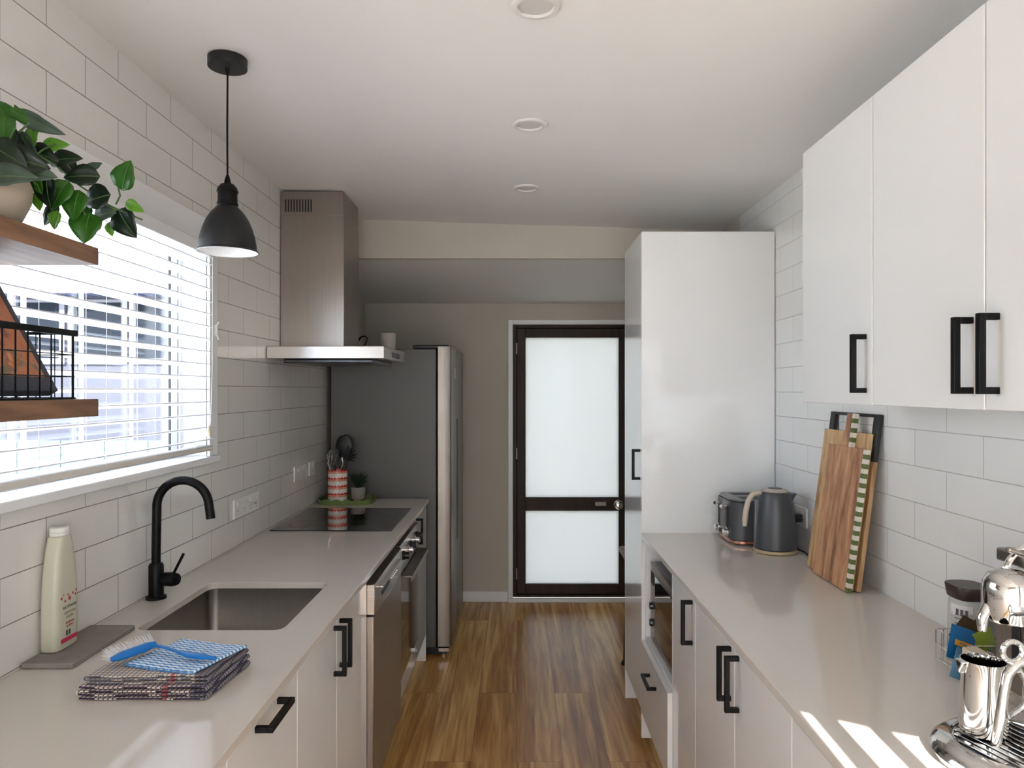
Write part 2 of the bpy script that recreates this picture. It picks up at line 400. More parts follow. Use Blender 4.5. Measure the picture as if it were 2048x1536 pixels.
fr.box(D0-.003, D1+.003, YB-.002, YB+.1, .031, .05)
fr.box(D0-.003, D0+.012, YB+.046, YB+.06, .031, 2.0); fr.box(D1-.012, D1+.003, YB+.046, YB+.06, .031, 2.0); fr.box(D0, D1, YB+.046, YB+.06, 1.965, 1.98); fr.box(D0, D1, YB+.046, YB+.06, .03, .068)
fr.build('door_frame', DARKW, dr, bevel=.002)
for a, b in ((.125, .655), (.752, 1.910)):
    MB().box(D0+.055, D1-.068, YB+.02, YB+.026, a-.007, b+.007).build('frosted_pane', FROST, dr, smooth=0)
for z in (.20, 1.07, 1.83): MB().tube([(D0-.003, YB-.004, z-.04), (D0-.003, YB-.004, z+.04)], .006).build('hinge', STEEL, dr)
kn = MB(); Mk = Matrix.Rotation(PI/2, 4, 'X')
kn.lathe([(0, 0), (.032, 0), (.034, .004), (.02, .010), (.012, .02), (.012, .035), (.026, .042), (.030, .052), (.024, .064), (.012, .068), (0, .068)], (.735, YB+.004, .70), 28, Mk)
kn.build('door_knob', CHROME, dr)
MB().box(.565, .645, YB, YB+.004, .69, .72).build('latch_plate', STEEL, dr, bevel=.002)

# window: frame, mullions and glass
UPVC = mat('window_frame_white', rgb(232, 234, 238), .35)
wfr = MB(); xa, xb = XL-.125, XL-.085
wfr.box(xa, xb, WY0, WY1, WZ0+.01, WZ0+.035); wfr.box(xa, xb, WY0, WY1, WZ1-.03, WZ1)
wfr.box(xa, xb, WY1-.022, WY1, WZ0+.035, WZ1-.03); wfr.box(xa, xb, WY0, WY0+.03, WZ0+.035, WZ1-.03)
for yy, ww in ((2.265, .011), (2.005, .012), (1.77, .011), (1.725, .011)): wfr.box(xb-.012, xb-.003, yy-ww/2, yy+ww/2, WZ0+.035, WZ1-.03)
win = struct('window_1', wfr, UPVC, bevel=.002)
gk = MB()
for yy in (2.500, 2.556): gk.box(xb-.004, xb+.002, yy-.0035, yy+.0035, WZ0+.035, WZ1-.03)
gk.build('gasket', RUBBER, win, smooth=0, label='dark window gasket')
MB().box(xb-.012, xb+.002, 2.504, 2.552, WZ0+.035, WZ1-.03).build('sash', UPVC, win, smooth=0)
MB().box(XL-.106, XL-.102, WY0+.03, WY1-.022, WZ0+.035, WZ1-.03).build('pane', GLASS, win, smooth=0)
MB().box(XL-.13, XL+.022, WY0-.06, 2.664, WZ0-.018, WZ0+.006).build('window_sill', TRIMP, win, bevel=.003)
tr = MB(); tr.box(XL+.0005, XL+.012, WY1, 2.664, WZ0+.007, 2.133); tr.box(XL+.0005, XL+.012, WY0-.06, WY1, WZ1, 2.133); tr.box(XL+.0005, XL+.012, WY0-.06, WY0, WZ0+.007, WZ1)
tr.box(XL-.128, XL+.0, WY1-.004, WY1-.0005, WZ0+.01, WZ1)
struct('trim_3', tr, TRIMP, bevel=.002)

# ------------------------------------------------------------------ outside
BOUNCE_GROUND = mat('outside_ground', rgb(226, 222, 212), .9, var=.2, vscale=2)  # ground tone raised to bounce sunlight up onto the kitchen ceiling
o = MB().box(-30, 30, -30, 40, -.9, -.35).build('ground', BOUNCE_GROUND, smooth=0); o['kind'] = 'structure'
hs = thing('neighbour_house', (-9, 10, -.35), 'neighbouring house with blue-grey corrugated roof seen through the blind slats', 'house')
CLAD = mat('house_cladding', rgb(46, 48, 60), .7)
MB().box(-18, -3.2, 10, 16, -.35, 2.80).build('wall', CLAD, hs, smooth=0)
ROOFM = fn_mat('corrugated_roof', lambda N, L, s, tc: mixcol(N, L, mth(N, L, 'GREATER_THAN', mth(N, L, 'SINE', mth(N, L, 'MULTIPLY', s.outputs['X'], 42.0)), .1), rgb(44, 50, 80), rgb(84, 92, 118)), .5)
MB().prism([(9.6, 2.80), (13, 3.95), (16.4, 2.80)], -18.4, -2.9, 'x').build('roof', ROOFM, hs, smooth=0)
PANE = mat('house_window_dark', rgb(22, 27, 34), .7, spec=.05)
for x0, x1 in ((-14, -11.6), (-11.4, -9.4), (-9.2, -7.9), (-7.75, -7.05), (-6.9, -6.2), (-6.05, -5.35), (-5.2, -4.55), (-4.4, -3.5)):
    f = MB(); f.box(x0-.05, x1+.05, 9.95, 10.01, 1.88, 1.96); f.box(x0-.05, x1+.05, 9.95, 10.01, 2.72, 2.76); f.box(x0-.05, x0+.02, 9.95, 10.01, 1.96, 2.72); f.box(x1-.02, x1+.05, 9.95, 10.01, 1.96, 2.72)
    fo = f.build('window', mat('house_trim', rgb(90, 90, 98), .6), hs, smooth=0)
    MB().box(x0+.02, x1-.02, 9.965, 10.0, 1.96, 2.72).build('pane', PANE, fo, smooth=0)
fe = MB().box(-18, -3.0, 8.4, 8.46, -.35, .95); 
for i in range(60): fe.box(-18+i*.25, -17.98+i*.25, 8.385, 8.4, -.35, .95)
tag(fe.build('garden_fence', mat('fence_pale', rgb(58, 74, 72), .7), smooth=0), 'pale blue-green board fence in front of the neighbouring house', 'fence')

# ------------------------------------------------------------------ cupboard hardware
def handle_v(parent, xf, d, y, z0, z1):
    """upright bar pull on a face at x=xf that looks towards d (+1/-1)"""
    m = MB(); t = .012
    xo = xf+d*.036
    xs = sorted((xo, xo-d*t)); m.box(xs[0], xs[1], y-t/2, y+t/2, z0, z1)
    xs = sorted((xf+d*.0003, xo-d*t))
    for a in (z0, z1-t): m.box(xs[0], xs[1], y-t/2, y+t/2, a, a+t)
    return m.build('handle', BLACK, parent, bevel=.001)
def handle_h(parent, xf, d, y0, y1, z):
    m = MB(); t = .012
    xo = xf+d*.036
    xs = sorted((xo, xo-d*t)); m.box(xs[0], xs[1], y0, y1, z-t/2, z+t/2)
    xs = sorted((xf+d*.0003, xo-d*t))
    for a in (y0, y1-t): m.box(xs[0], xs[1], a, a+t, z-t/2, z+t/2)
    return m.build('handle', BLACK, parent, bevel=.001)
def panel(name, parent, xf, d, y0, y1, z0, z1, m=None, g=.0016):
    xs = sorted((xf, xf-d*.018))
    return MB().box(xs[0], xs[1], y0+g, y1-g, z0, z1).build(name, m or GLOSSW, parent, bevel=.0012)
DZ0, DZ1 = .15, .872
def carcass(parent, side, y0, y1, foot=None):
    """body and kickboard"""
    m = MB()
    if side < 0: m.box(XL+.004, XDL-.0185, y0+.0005, y1-.0005, .15, .893)
    else: m.box(XDR+.0185, XR-.004, y0+.0005, y1-.0005, .15, .893)
    m.build('body', CARCASS, parent, smooth=0)
    k = MB()
    xs = sorted((KL, KL-.016)) if side < 0 else sorted((KR, KR+.016))
    k.box(xs[0], xs[1], y0+.0005, y1-.0005, .001, .1495)
    k.build('kickboard', CARCASS, parent, smooth=0)

# left run
c = thing('base_cabinet', (-.8, .86, 0), 'white gloss base cabinet nearest the camera on the sink side', 'cabinet')
carcass(c, -1, .45, 1.298); panel('door', c, XDL, 1, .45, 1.298, DZ0, DZ1)
c = thing('drawer_cabinet', (-.8, 1.5, 0), 'white gloss drawer cabinet with a horizontal black pull, below the folded tea towels', 'cabinet')
carcass(c, -1, 1.299, 1.716)
for i, (a, b) in enumerate(((.622, DZ1), (.387, .618), (DZ0, .383))):
    d = panel('drawer', c, XDL, 1, 1.299, 1.716, a, b); handle_h(d, XDL, 1, 1.437, 1.582, .862 if i == 0 else b-.04)
c = thing('sink_cabinet', (-.8, 2.1, 0), 'white gloss two-door cabinet under the sink with paired black pulls', 'cabinet')
bd = MB(); bd.box(XL+.004, XDL-.0185, 1.7165, 1.7325, .15, .893); bd.box(XL+.004, XDL-.0185, 2.4935, 2.5095, .15, .893); bd.box(XL+.004, XL+.014, 1.7325, 2.4935, .15, .893); bd.box(XL+.014, XDL-.0185, 1.7325, 2.4935, .15, .166)
bd.build('body', CARCASS, c, smooth=0)
MB().box(KL-.016, KL, 1.717, 2.5095, .001, .1495).build('kickboard', CARCASS, c, smooth=0)
d = panel('door', c, XDL, 1, 1.717, 2.093, DZ0, DZ1); handle_v(d, XDL, 1, 2.060, .726, .866)
d = panel('door', c, XDL, 1, 2.094, 2.509, DZ0, DZ1); handle_v(d, XDL, 1, 2.128, .726, .866)

# dishwasher
dw = thing('dishwasher', (-.8, 2.81, 0), 'stainless steel dishwasher between the sink cabinet and the oven', 'dishwasher')
MB().box(XL+.02, -.522, 2.513, 3.107, .15, .868).build('body', mat('dark_grey_tub', rgb(60, 60, 62), .5), dw, smooth=0)
dd = MB().box(-.521, -.491, 2.514, 3.106, .152, .752).build('door', STEEL, dw, bevel=.004)
cp = MB(); cp.box(-.521, -.488, 2.514, 3.106, .756, .862); cpo = cp.build('control_panel', STEELX, dw, bevel=.003)
MB().box(-.489, -.474, 2.60, 3.02, .828, .836).build('handle', STEELX, cpo, bevel=.002)
MB().box(-.4885, -.4865, 2.64, 2.80, .79, .806).build('display', RUBBER, cpo)
for i in range(5): MB().tube([(-.489, 2.86+i*.03, .797), (-.4855, 2.86+i*.03, .797)], .005).build('button', CHROME, cpo)
MB().box(KL-.016, KL, 2.513, 3.107, .001, .1495).build('kickboard', CARCASS, dw, smooth=0)

# oven
ov = thing('oven', (-.8, 3.41, 0), 'built-in stainless oven with knobs below the black cooktop', 'oven')
MB().box(XL+.02, -.522, 3.111, 3.705, .27, .868).build('body', mat('oven_body', rgb(70, 70, 72), .5), ov, smooth=0)
BLG = mat('black_oven_glass', rgb(40, 36, 36), .06, coat=.5)
OVD = MB().box(-.521, -.500, 3.114, 3.702, .275, .745).build('door', BLG, ov, bevel=.003)
cpo = MB().box(-.521, -.497, 3.114, 3.702, .752, .866).build('control_panel', STEELX, ov, bevel=.002)
for i in range(5):
    yy = 3.19+i*.11
    q = MB(); q.lathe([(0, 0), (.020, 0), (.020, .008), (.0155, .011), (.0145, .028), (0, .029)], (-.4965, yy, .81), 20, Matrix.Rotation(PI/2, 4, 'Y')); q.build('knob', CHROME if i % 2 else RUBBER, cpo)
hb = MB(); hb.box(-.499, -.447, 3.13, 3.69, .728, .736); hb.box(-.453, -.447, 3.13, 3.69, .712, .728)
hb.build('handle', steel_mat('oven_handle_steel', rgb(120, 112, 106), .3, 'Y', .05), OVD, bevel=.0015)
pp = MB(); pp.box(XDL-.018, XDL, 3.112, 3.704, .15, .268); pp.build('filler_panel', GLOSSW, ov, bevel=.001)
MB().box(KL-.016, KL, 3.111, 3.705, .001, .1495).build('kickboard', CARCASS, ov, smooth=0)

c = thing('base_cabinet', (-.8, 3.92, 0), 'white gloss end cabinet between the oven and the fridge', 'cabinet')
carcass(c, -1, 3.709, 4.134)
d = panel('door', c, XDL, 1, 3.709, 4.134, DZ0, DZ1); handle_v(d, XDL, 1, 3.742, .742, .874)
MB().box(XL+.004, XDL, 4.1345, 4.149, .001, .893).build('end_panel', GLOSSW, c, smooth=0)

# right run
c = thing('microwave_cabinet', (.83, 2.88, 0), 'white cabinet with open microwave niche above one drawer, beside the pantry', 'cabinet')
m = MB(); xa = XDR; xb = XR-.004
m.box(xa, xb, 3.138, 3.155, .15, .893); m.box(KR, xb, 3.138, 3.155, .002, .15); m.box(xa, xb, 2.593, 2.610, .15, .893)
m.box(xb-.01, xb, 2.610, 3.138, .15, .893); m.box(xa+.001, xb-.01, 2.610, 3.138, .458, .476); m.box(xa+.02, xb-.01, 2.610, 3.138, .15, .166); m.box(xa+.001, xb-.01, 2.610, 3.138, .885, .893)
m.build('body', CARCASS, c, smooth=0)
d = panel('drawer', c, XDR, -1, 2.594, 3.137, .15, .456)
d = MB().box(XDR-.019, XDR-.0005, 2.594, 3.153, .15, .456).build('drawer_front', GLOSSW, d, bevel=.0012); handle_h(d, XDR-.019, -1, 2.80, 2.945, .385)
MB().box(KR, KR+.016, 2.61, 3.137, .001, .1495).build('kickboard', CARCASS, c, smooth=0)
c = thing('base_cabinet', (.83, 2.43, 0), 'narrow white gloss base cabinet next to the microwave niche', 'cabinet')
carcass(c, 1, 2.269, 2.591); d = panel('door', c, XDR, -1, 2.269, 2.591, DZ0, DZ1); handle_v(d, XDR, -1, 2.305, .728, .868)
c = thing('base_cabinet', (.83, 1.87, 0), 'white gloss two-door base cabinet with overlapping black pulls under the right worktop', 'cabinet')
carcass(c, 1, 1.471, 2.267)
d = panel('door', c, XDR, -1, 1.8575, 2.267, DZ0, DZ1); handle_v(d, XDR, -1, 1.892, .728, .868)
d = panel('door', c, XDR, -1, 1.471, 1.8565, DZ0, DZ1); handle_v(d, XDR, -1, 1.822, .728, .868)
c = thing('base_cabinet', (.83, 1.0, 0), 'white gloss base cabinet in the sunlit lower right corner', 'cabinet')
carcass(c, 1, .45, 1.469); panel('door', c, XDR, -1, .96, 1.469, DZ0, DZ1); panel('door', c, XDR, -1, .45, .959, DZ0, DZ1)

# pantry
PZ = 2.213; PX = .537
c = thing('pantry_cabinet', (.83, 3.4, 0), 'tall white gloss pantry cabinet at the far end of the right worktop', 'cabinet')
MB().box(PX, XR-.003, 3.157, 3.175, .03, PZ).build('side_panel', GLOSSW, c, bevel=.001)
MB().box(PX+.02, XR-.004, 3.1755, 3.632, .15, PZ-.002).build('body', CARCASS, c, smooth=0)
MB().box(PX, XR-.004, 3.6325, 3.65, .001, PZ).build('side_panel', GLOSSW, c, bevel=.001)
d = MB().box(PX, PX+.018, 3.1765, 3.631, .15, PZ).build('door', GLOSSW, c, bevel=.0012); handle_v(d, PX, -1, 3.198, 1.138, 1.272)
MB().box(KR, KR+.016, 3.176, 3.632, .001, .1495).build('kickboard', CARCASS, c, smooth=0)

# wall cabinets
XU = .825; UZ0, UZ1 = 1.497, 2.213
c = thing('wall_cabinet', (.97, 1.91, UZ0), 'single-door white gloss wall cabinet above the chopping boards', 'cabinet')
MB().box(XU+.0185, XR-.002, 1.7015, 2.116, UZ0, UZ1).build('body', CARCASS, c, smooth=0)
d = panel('door', c, XU, -1, 1.7, 2.116, UZ0-.002, UZ1); handle_v(d, XU, -1, 1.733, 1.523, 1.662)
c = thing('wall_cabinet', (.97, 1.29, UZ0), 'double-door white gloss wall cabinet with two black pulls side by side, above the coffee machine', 'cabinet')
MB().box(XU+.0185, XR-.002, .882, 1.6995, UZ0, UZ1).build('body', CARCASS, c, smooth=0)
d = panel('door', c, XU, -1, 1.2915, 1.699, UZ0-.002, UZ1); handle_v(d, XU, -1, 1.328, 1.523, 1.662)
d = panel('door', c, XU, -1, .882, 1.2905, UZ0-.002, UZ1); handle_v(d, XU, -1, 1.256, 1.523, 1.662)

# worktops
SX0, SX1, SY0, SY1 = -.982, -.603, 1.88, 2.344
def slab(x0, x1, y0, y1, hole=None):
    m = MB()
    if not hole: return m.box(x0, x1, y0, y1, CT-.02, CT)
    hx0, hx1, hy0, hy1, r = hole; n = 6
    inner = rrect(hx0, hx1, hy0, hy1, r, n); outer = []
    for i, p in enumerate(inner):
        q = i//(n+1); outer.append({0: (x1, y1), 1: (x0, y1), 2: (x0, y0), 3: (x1, y0)}[q])
    # grid-free ring: quads to shared corners
    N_ = len(inner); vs = []; fs = []
    cs = [(x1, y1), (x0, y1), (x0, y0), (x1, y0)]
    for z in (CT-.02, CT):
        vs += [(*p, z) for p in inner] + [(*p, z) for p in cs]
    S = N_+4
    for lvl in (0, 1):
        for q in range(4):
            a = q*(n+1)
            for k in range(n): fs.append((lvl*S+a+k, lvl*S+a+k+1, lvl*S+N_+q))
            b = ((q+1) % 4)*(n+1)
            fs.append((lvl*S+a+n, lvl*S+b, lvl*S+N_+(q+1) % 4, lvl*S+N_+q))
    for i in range(N_): j = (i+1) % N_; fs.append((i, j, S+j, S+i))
    for q in range(4): r_ = (q+1) % 4; fs.append((N_+q, N_+r_, S+N_+r_, S+N_+q))
    return m.add(vs, fs)
tag(slab(XL+.0008, XCL, .45, 4.155, (SX0, SX1, SY0, SY1, .028)).build('worktop', STONE, bevel=.0015, smooth=0), 'pale stone worktop along the window wall with the sink cut into it', 'worktop')
tag(slab(XCR, XR-.0008, .45, 3.155).build('worktop', STONE, bevel=.0015, smooth=0), 'pale stone worktop on the right under the wall cabinets', 'worktop')

# sink
sk = thing('sink', (-.79, 2.11, .70), 'undermounted rectangular stainless steel sink behind the tea towels', 'sink')
n = 6; e = .004
lv = [(e+.012, .8910, .036), (e, .8910, .03), (e, .88, .03), (e-.006, .73, .03), (e-.02, .712, .03), (e-.045, .706, .02)]
rings = [rrect(SX0-a, SX1+a, SY0-a, SY1+a, r, n) for a, z, r in lv]
vs = []; fs = []; P = len(rings[0])
for R_, (a, z, r) in zip(rings, lv): vs += [(*p, z) for p in R_]
for i in range(len(rings)-1):
    for k in range(P): j = (k+1) % P; fs.append((i*P+k, i*P+j, (i+1)*P+j, (i+1)*P+k))
fs.append(tuple((len(rings)-1)*P+k for k in range(P)))
o = MB().add(vs, fs).build('basin', STEELS, sk, smooth=50)
so = o.modifiers.new('thickness', 'SOLIDIFY'); so.thickness = .0015; so.offset = 1
MB().lathe([(0, .7072), (.03, .7072), (.042, .7095), (.045, .7078)], (-.79, 2.11, 0), 28).build('drain', CHROME, sk)
ofl = MB(); ofl.lathe([(0, .002), (.012, .004), (.016, .003), (.018, 0)], (SX0+.006-.004, 1.99, .82), 20, Matrix.Rotation(PI/2, 4, 'Y')); ofl.build('overflow', CHROME, sk)

# tap
TX, TY = -1.066, 2.164
tp = thing('kitchen_tap', (TX, TY, CT), 'matte black gooseneck mixer tap behind the sink', 'tap')
MB().lathe([(0, 0), (.0285, 0), (.0285, .007), (.022, .009), (.021, .010), (.021, .098), (.0175, .104), (0, .104)], (TX, TY, CT+.0005), 32).build('base', BLACK, tp)
pts = [(TX, TY, CT+.10), (TX, TY, 1.06), (TX+.001, TY, 1.12), (TX+.002, TY, 1.180)] + arc((TX+.002+.077, TY, 1.186), .077, 178, 6, 22) + [(TX+.159, TY-.001, 1.172), (TX+.162, TY-.002, 1.150)]
MB().tube(pts, .0128, 20).build('spout', BLACK, tp)
lev = MB(); lev.tube([(TX+.018, TY-.004, .974), (TX+.030, TY-.008, .974), (TX+.058, TY-.016, .975), (TX+.070, TY-.02, .976)], [.012, .0195, .0205, .017], 20); lo = lev.build('mixer_body', BLACK, tp)
MB().tube([(TX+.055, TY-.015, .985), (TX+.088, TY-.015, 1.050)], .0042, 10).build('lever', BLACK, lo)

# cooktop
ck = thing('cooktop', (-.81, 3.49, CT), 'black glass induction cooktop set in the left worktop', 'cooktop')
MB().box(-1.078, -.545, 3.19, 3.79, CT+.0005, CT+.006).build('glass', mat('black_ceramic_glass', rgb(14, 14, 15), .04, coat=.6), ck, bevel=.0015)
for x, y, r in ((-.95, 3.34, .085), (-.95, 3.63, .07), (-.70, 3.34, .07), (-.70, 3.63, .085)):
    MB().lathe([(r, CT+.0062), (r+.0012, CT+.0062), (r+.0012, CT+.0063), (r, CT+.0063)], (x, y, 0), 48, closed=True).build('zone_ring', mat('zone_marking', rgb(70, 70, 72), .4), ck, smooth=0)

# range hood
hd = thing('range_hood', (-.85, 3.5, 1.66), 'stainless steel chimney range hood above the cooktop', 'range hood')
CX0, CX1, CY0, CY1 = XL+.002, -.803, 3.40, 3.72
MB().box(CX0, CX1, CY0, CY1, 1.7235, 2.34).build('lower_duct_cover', STEEL, hd, bevel=.002)
up = MB(); up.box(CX0, CX1-.003, CY0+.003, CY1-.003, 2.3405, zc(CX1)-.004); upo = up.build('upper_duct_cover', STEEL, hd, bevel=.0015)
vn = MB()
for i in range(10): vn.box(CX0+.020+i*.0132, CX0+.0265+i*.0132, CY0+.0015, CY0+.0045, 2.358, 2.415)
vn.build('vent', RUBBER, upo, smooth=0)
cn = MB(); cn.box(XL+.002, -.582, 3.21, 3.80, 1.668, 1.723); cno = cn.build('canopy', STEELX, hd, bevel=.0025)
cn = MB(); cn.box(XL+.06, -.64, 3.26, 3.75, 1.650, 1.6675); cn.build('filter', DCHROME, cno, bevel=.004)
MB().box(-.582, -.577, 3.42, 3.60, 1.682, 1.706).build('control_strip', mat('hood_control_black', rgb(30, 30, 32), .2), cno, bevel=.001)
for y in (3.35, 3.66): MB().lathe([(0, 1.649), (.03, 1.649), (.032, 1.6495)], (-.70, y, 0), 24).build('hood_lamp', CHROME, cno)

# fridge
FSTEEL = steel_mat('fridge_door_steel', rgb(136, 129, 122), .38, 'Z')
FM = mat('fridge_side_grey', rgb(88, 86, 84), .42, metal=.35, bump=.5, bscale=260)
FY0, FY1 = 4.205, 5.105; FXB = -1.07; FXS = -.464; FXD = -.375
fg = thing('fridge', (-.75, 4.65, 0), 'large side-by-side fridge with dark grey side and stainless doors', 'fridge')
MB().box(FXB, FXS, FY0, FY1, .05, 1.765).build('body', FM, fg, bevel=.004)
for a, b in ((FY0, 4.585), (4.592, FY1)):
    dd = MB()
    poly = [(FXS+.008, a), (FXD-.012, a), (FXD-.003, a+.006), (FXD, a+.02), (FXD, b-.02), (FXD-.003, b-.006), (FXD-.012, b), (FXS+.008, b)]
    dd.prism(poly, .055, 1.782, 'z'); do = dd.build('door', FSTEEL, fg, bevel=.002)
    yh = 4.562 if a == FY0 else 4.618
    MB().box(FXD-.001, FXD+.002, yh-.012, yh+.012, .60, 1.35).build('handle_recess', DCHROME, do, bevel=.001)
MB().box(-.60, FXS+.07, FY0+.01, FY0+.08, 1.7655, 1.79).build('hinge_cover', RUBBER, fg, bevel=.006)
MB().box(-.60, FXS+.07, FY1-.08, FY1-.01, 1.7655, 1.79).build('hinge_cover', RUBBER, fg, bevel=.006)
MB().box(-.9, FXD-.03, FY0+.01, FY1-.01, .012, .05).build('base_grille', RUBBER, fg, smooth=0)
for y in (FY0+.03, FY1-.05): MB().tube([(FXD-.05, y, .0), (FXD-.05, y, .05)], .018).build('foot', CHROME, fg)
MB().box(-.45, -.39, FY0-.004, FY0+.02, .03, .05).build('hinge', CHROME, fg)
MB().box(FXD+.0005, FXD+.002, 4.40, 4.43, 1.60, 1.66).build('sticker', WHITEP, fg)
o = MB().lathe([(0, 0), (.042, 0), (.045, .004), (.045, .095), (.042, .10), (0, .10)], (-.765, 4.35, 1.766), 28).build('canister', mat('cream_canister', rgb(214, 206, 194), .4), origin=(-.765, 4.35, 1.766))
tag(o, 'cream cylindrical canister standing on top of the fridge', 'canister')
pts = [Vector((-.96, 4.34, 1.771)) + Vector((.02*i, .01*math.sin(i), .0)) for i in range(3)] + [Vector((-.90, 4.34, 1.80)), Vector((-.885, 4.34, 1.835)), Vector((-.905, 4.35, 1.85)), Vector((-.93, 4.36, 1.845)), Vector((-.96, 4.37, 1.80)), Vector((-.97, 4.38, 1.771))]
tag(MB().tube(pts, .005, 8).build('power_cable', RUBBER), 'black power cable looped on top of the fridge behind the hood', 'cable')

# pendant lamp
PX_, PY_ = -.806, 2.04; zt = zc(PX_)
pl = thing('pendant_lamp', (PX_, PY_, zt), 'black dome pendant lamp hanging by the window', 'lamp')
MB().lathe([(0, 0), (.052, 0), (.0525, .003), (.0525, .026), (.05, .0285), (0, .0285)], (PX_, PY_, zt-.030), 40).build('ceiling_rose', BLACKM, pl)
MB().tube([(PX_, PY_, zt-.046), (PX_, PY_, zt-.031)], [.005, .007], 12).build('cord_grip', BLACK, pl)
MB().tube([(PX_, PY_, 2.112), (PX_-.001, PY_, 2.25), (PX_, PY_, zt-.04)], .0028, 8).build('cord', BLACK, pl)
MB().lathe([(0, 2.128), (.004, 2.128), (.0085, 2.112), (.0095, 2.104), (.018, 2.102), (.026, 2.092), (.0285, 2.084), (.0285, 2.080), (.026, 2.079), (.026, 2.052), (.0285, 2.050), (.0285, 2.044), (.026, 2.042), (0, 2.042)], (PX_, PY_, 0), 36).build('socket', BLACK, pl)
prof = [(.0262, 2.0415), (.034, 2.034), (.046, 2.020), (.057, 2.002), (.066, 1.98), (.073, 1.955), (.0765, 1.934), (.078, 1.920), (.082, 1.917), (.082, 1.914)]
pr = [(r, z) for r, z in prof]
MB().lathe(pr + [(r-.0012, z) for r, z in reversed(pr)], (PX_, PY_, 0), 56, closed=True).build('shade', BLACKM, pl)
MB().lathe([(r-.0016, z-.0001) for r, z in prof] + [(r-.0024, z-.0006) for r, z in reversed(prof)], (PX_, PY_, 0), 56, closed=True).build('shade_lining', mat('white_enamel', rgb(245, 245, 245), .3), pl, label='white inner lining')
MB().lathe([(0, 1.935), (.012, 1.938), (.026, 1.955), (.03, 1.972), (.024, 1.992), (.014, 2.01), (.013, 2.04)], (PX_, PY_, 0), 24).build('bulb', mat('frosted_bulb', rgb(240, 238, 230), .3), pl)

# downlights
for y, lab in ((1.71, 'round white recessed downlight nearest the camera, cut by the top of the photo'), (2.475, 'middle one of three round white recessed downlights'), (3.25, 'farthest of three round white recessed downlights')):
    x = .043; z = zc(x)-.0015
    dl = thing('downlight', (x, y, z), lab, 'downlight', 'recessed ceiling downlights')
    MB().lathe([(.041, .0), (.0435, -.008), (.054, -.0075), (.058, -.003), (.058, .0)], (x, y, z), 44, closed=True).build('trim_ring', mat('downlight_ring', rgb(228, 223, 218), .5), dl)
    MB().lathe([(0, .001), (.041, .001), (.041, -.002), (.036, -.003), (0, -.0035)], (x, y, z), 36).build('diffuser', mat('diffuser', rgb(214, 208, 202), .4), dl)

# venetian blind
bl = thing('venetian_blind', (-1.085, 1.9, 2.03), 'white horizontal slatted blind covering the window', 'blind')
BLM = transl_mat('blind_white', rgb(240, 240, 244), .2, .35)
BY0, BY1 = 1.245, 2.57
sl = MB(); nsl = 16; zs = [1.356+i*.0435 for i in range(nsl)]
for z in zs:
    pr = []
    for k in range(7):
        t = -1+2*k/6; x = -1.087+t*.0245; pr.append((x, z+.0035*(1-t*t)+.0042*t))
    sl.prism(pr+[(x, zz-.003) for x, zz in reversed(pr)], BY0, BY1, 'y')
sl.build('slats', BLM, bl, smooth=60)
MB().box(-1.115, -1.062, BY0, BY1, 2.037-.042, 2.035).build('head_rail', mat('blind_rail_white', rgb(238, 238, 240), .35), bl, bevel=.002)
MB().box(-1.112, -1.064, BY0, BY1, 1.319, 1.337).build('bottom_rail', mat('blind_bottom_rail', rgb(222, 216, 208), .4), bl, bevel=.004)
cd = MB()
for y in (1.30, 1.625, 1.893, 2.148, 2.42):
    for x in (-1.0605, -1.1135): cd.tube([(x, y, 1.33), (x, y, 2.0)], .0007, 5)
cd.build('ladder_cords', mat('blind_cord', rgb(240, 240, 238), .6), bl)
cl = MB(); cl.tube([(-1.058, 2.515, 1.99), (-1.057, 2.512, 1.60), (-1.058, 2.513, 1.415)], .001, 6); cl.tube([(-1.058, 2.545, 1.99), (-1.057, 2.54, 1.60), (-1.058, 2.53, 1.42), (-1.058, 2.518, 1.40)], .001, 6)
cl.build('pull_cord', MATS['blind_cord'], bl)
MB().lathe([(0, 0), (.008, 0), (.0085, .004), (.004, .034), (.003, .036), (0, .036)], (-1.058, 2.513, 1.372), 16).build('cord_tassel', mat('cream_tassel', rgb(226, 218, 190), .5), bl)
clt = MB(); clt.box(0, .008, -.004, .004, -.02, .02); clt.tube([(.006, 0, -.018), (.012, -.003, -.03), (.014, -.003, -.034)], .003, 8); clt.tube([(.006, 0, .018), (.012, .003, .03)], .003, 8)
clt.xf(Matrix.Translation((XL+.0125, 2.64, 1.745)))
tag(clt.build('cord_cleat', WHITEP), 'small white cord cleat screwed to the window trim', 'cleat')

# ------------------------------------------------------------------ shelves, plant, basket
SHW = wood_mat('shelf_oak', rgb(84, 58, 42), rgb(122, 90, 66), rgb(146, 110, 84), 'Y', 1.2, .5)
SHX, SHY = -.849, 1.487
for z0, z1, lab in ((1.783, 1.818, 'upper floating oak shelf carrying the potted plant, in front of the window'), (1.477, 1.512, 'lower floating oak shelf carrying the wire basket, in front of the window')):
    s_ = MB().box(XL+.002 if False else -1.052, SHX, .80, SHY, z0, z1)
    s_.box(XL+.0008, -1.052, .80, WY0-.065, z0, z1)
    tag(s_.build('floating_shelf', SHW, bevel=.0015), lab, 'shelf')
pt = thing('potted_plant', (-.95, 1.28, 1.818), 'trailing green leafy plant in a grey pot on the upper shelf', 'plant')
POT = mat('pot_grey', rgb(176, 164, 148), .6, var=.08, vscale=9)
MB().lathe([(0, .001), (.055, .001), (.072, .016), (.086, .048), (.088, .072), (.080, .094), (.074, .094), (.08, .07), (.06, .03), (0, .03)], (-.95, 1.28, 1.818), 36).build('pot', POT, pt)
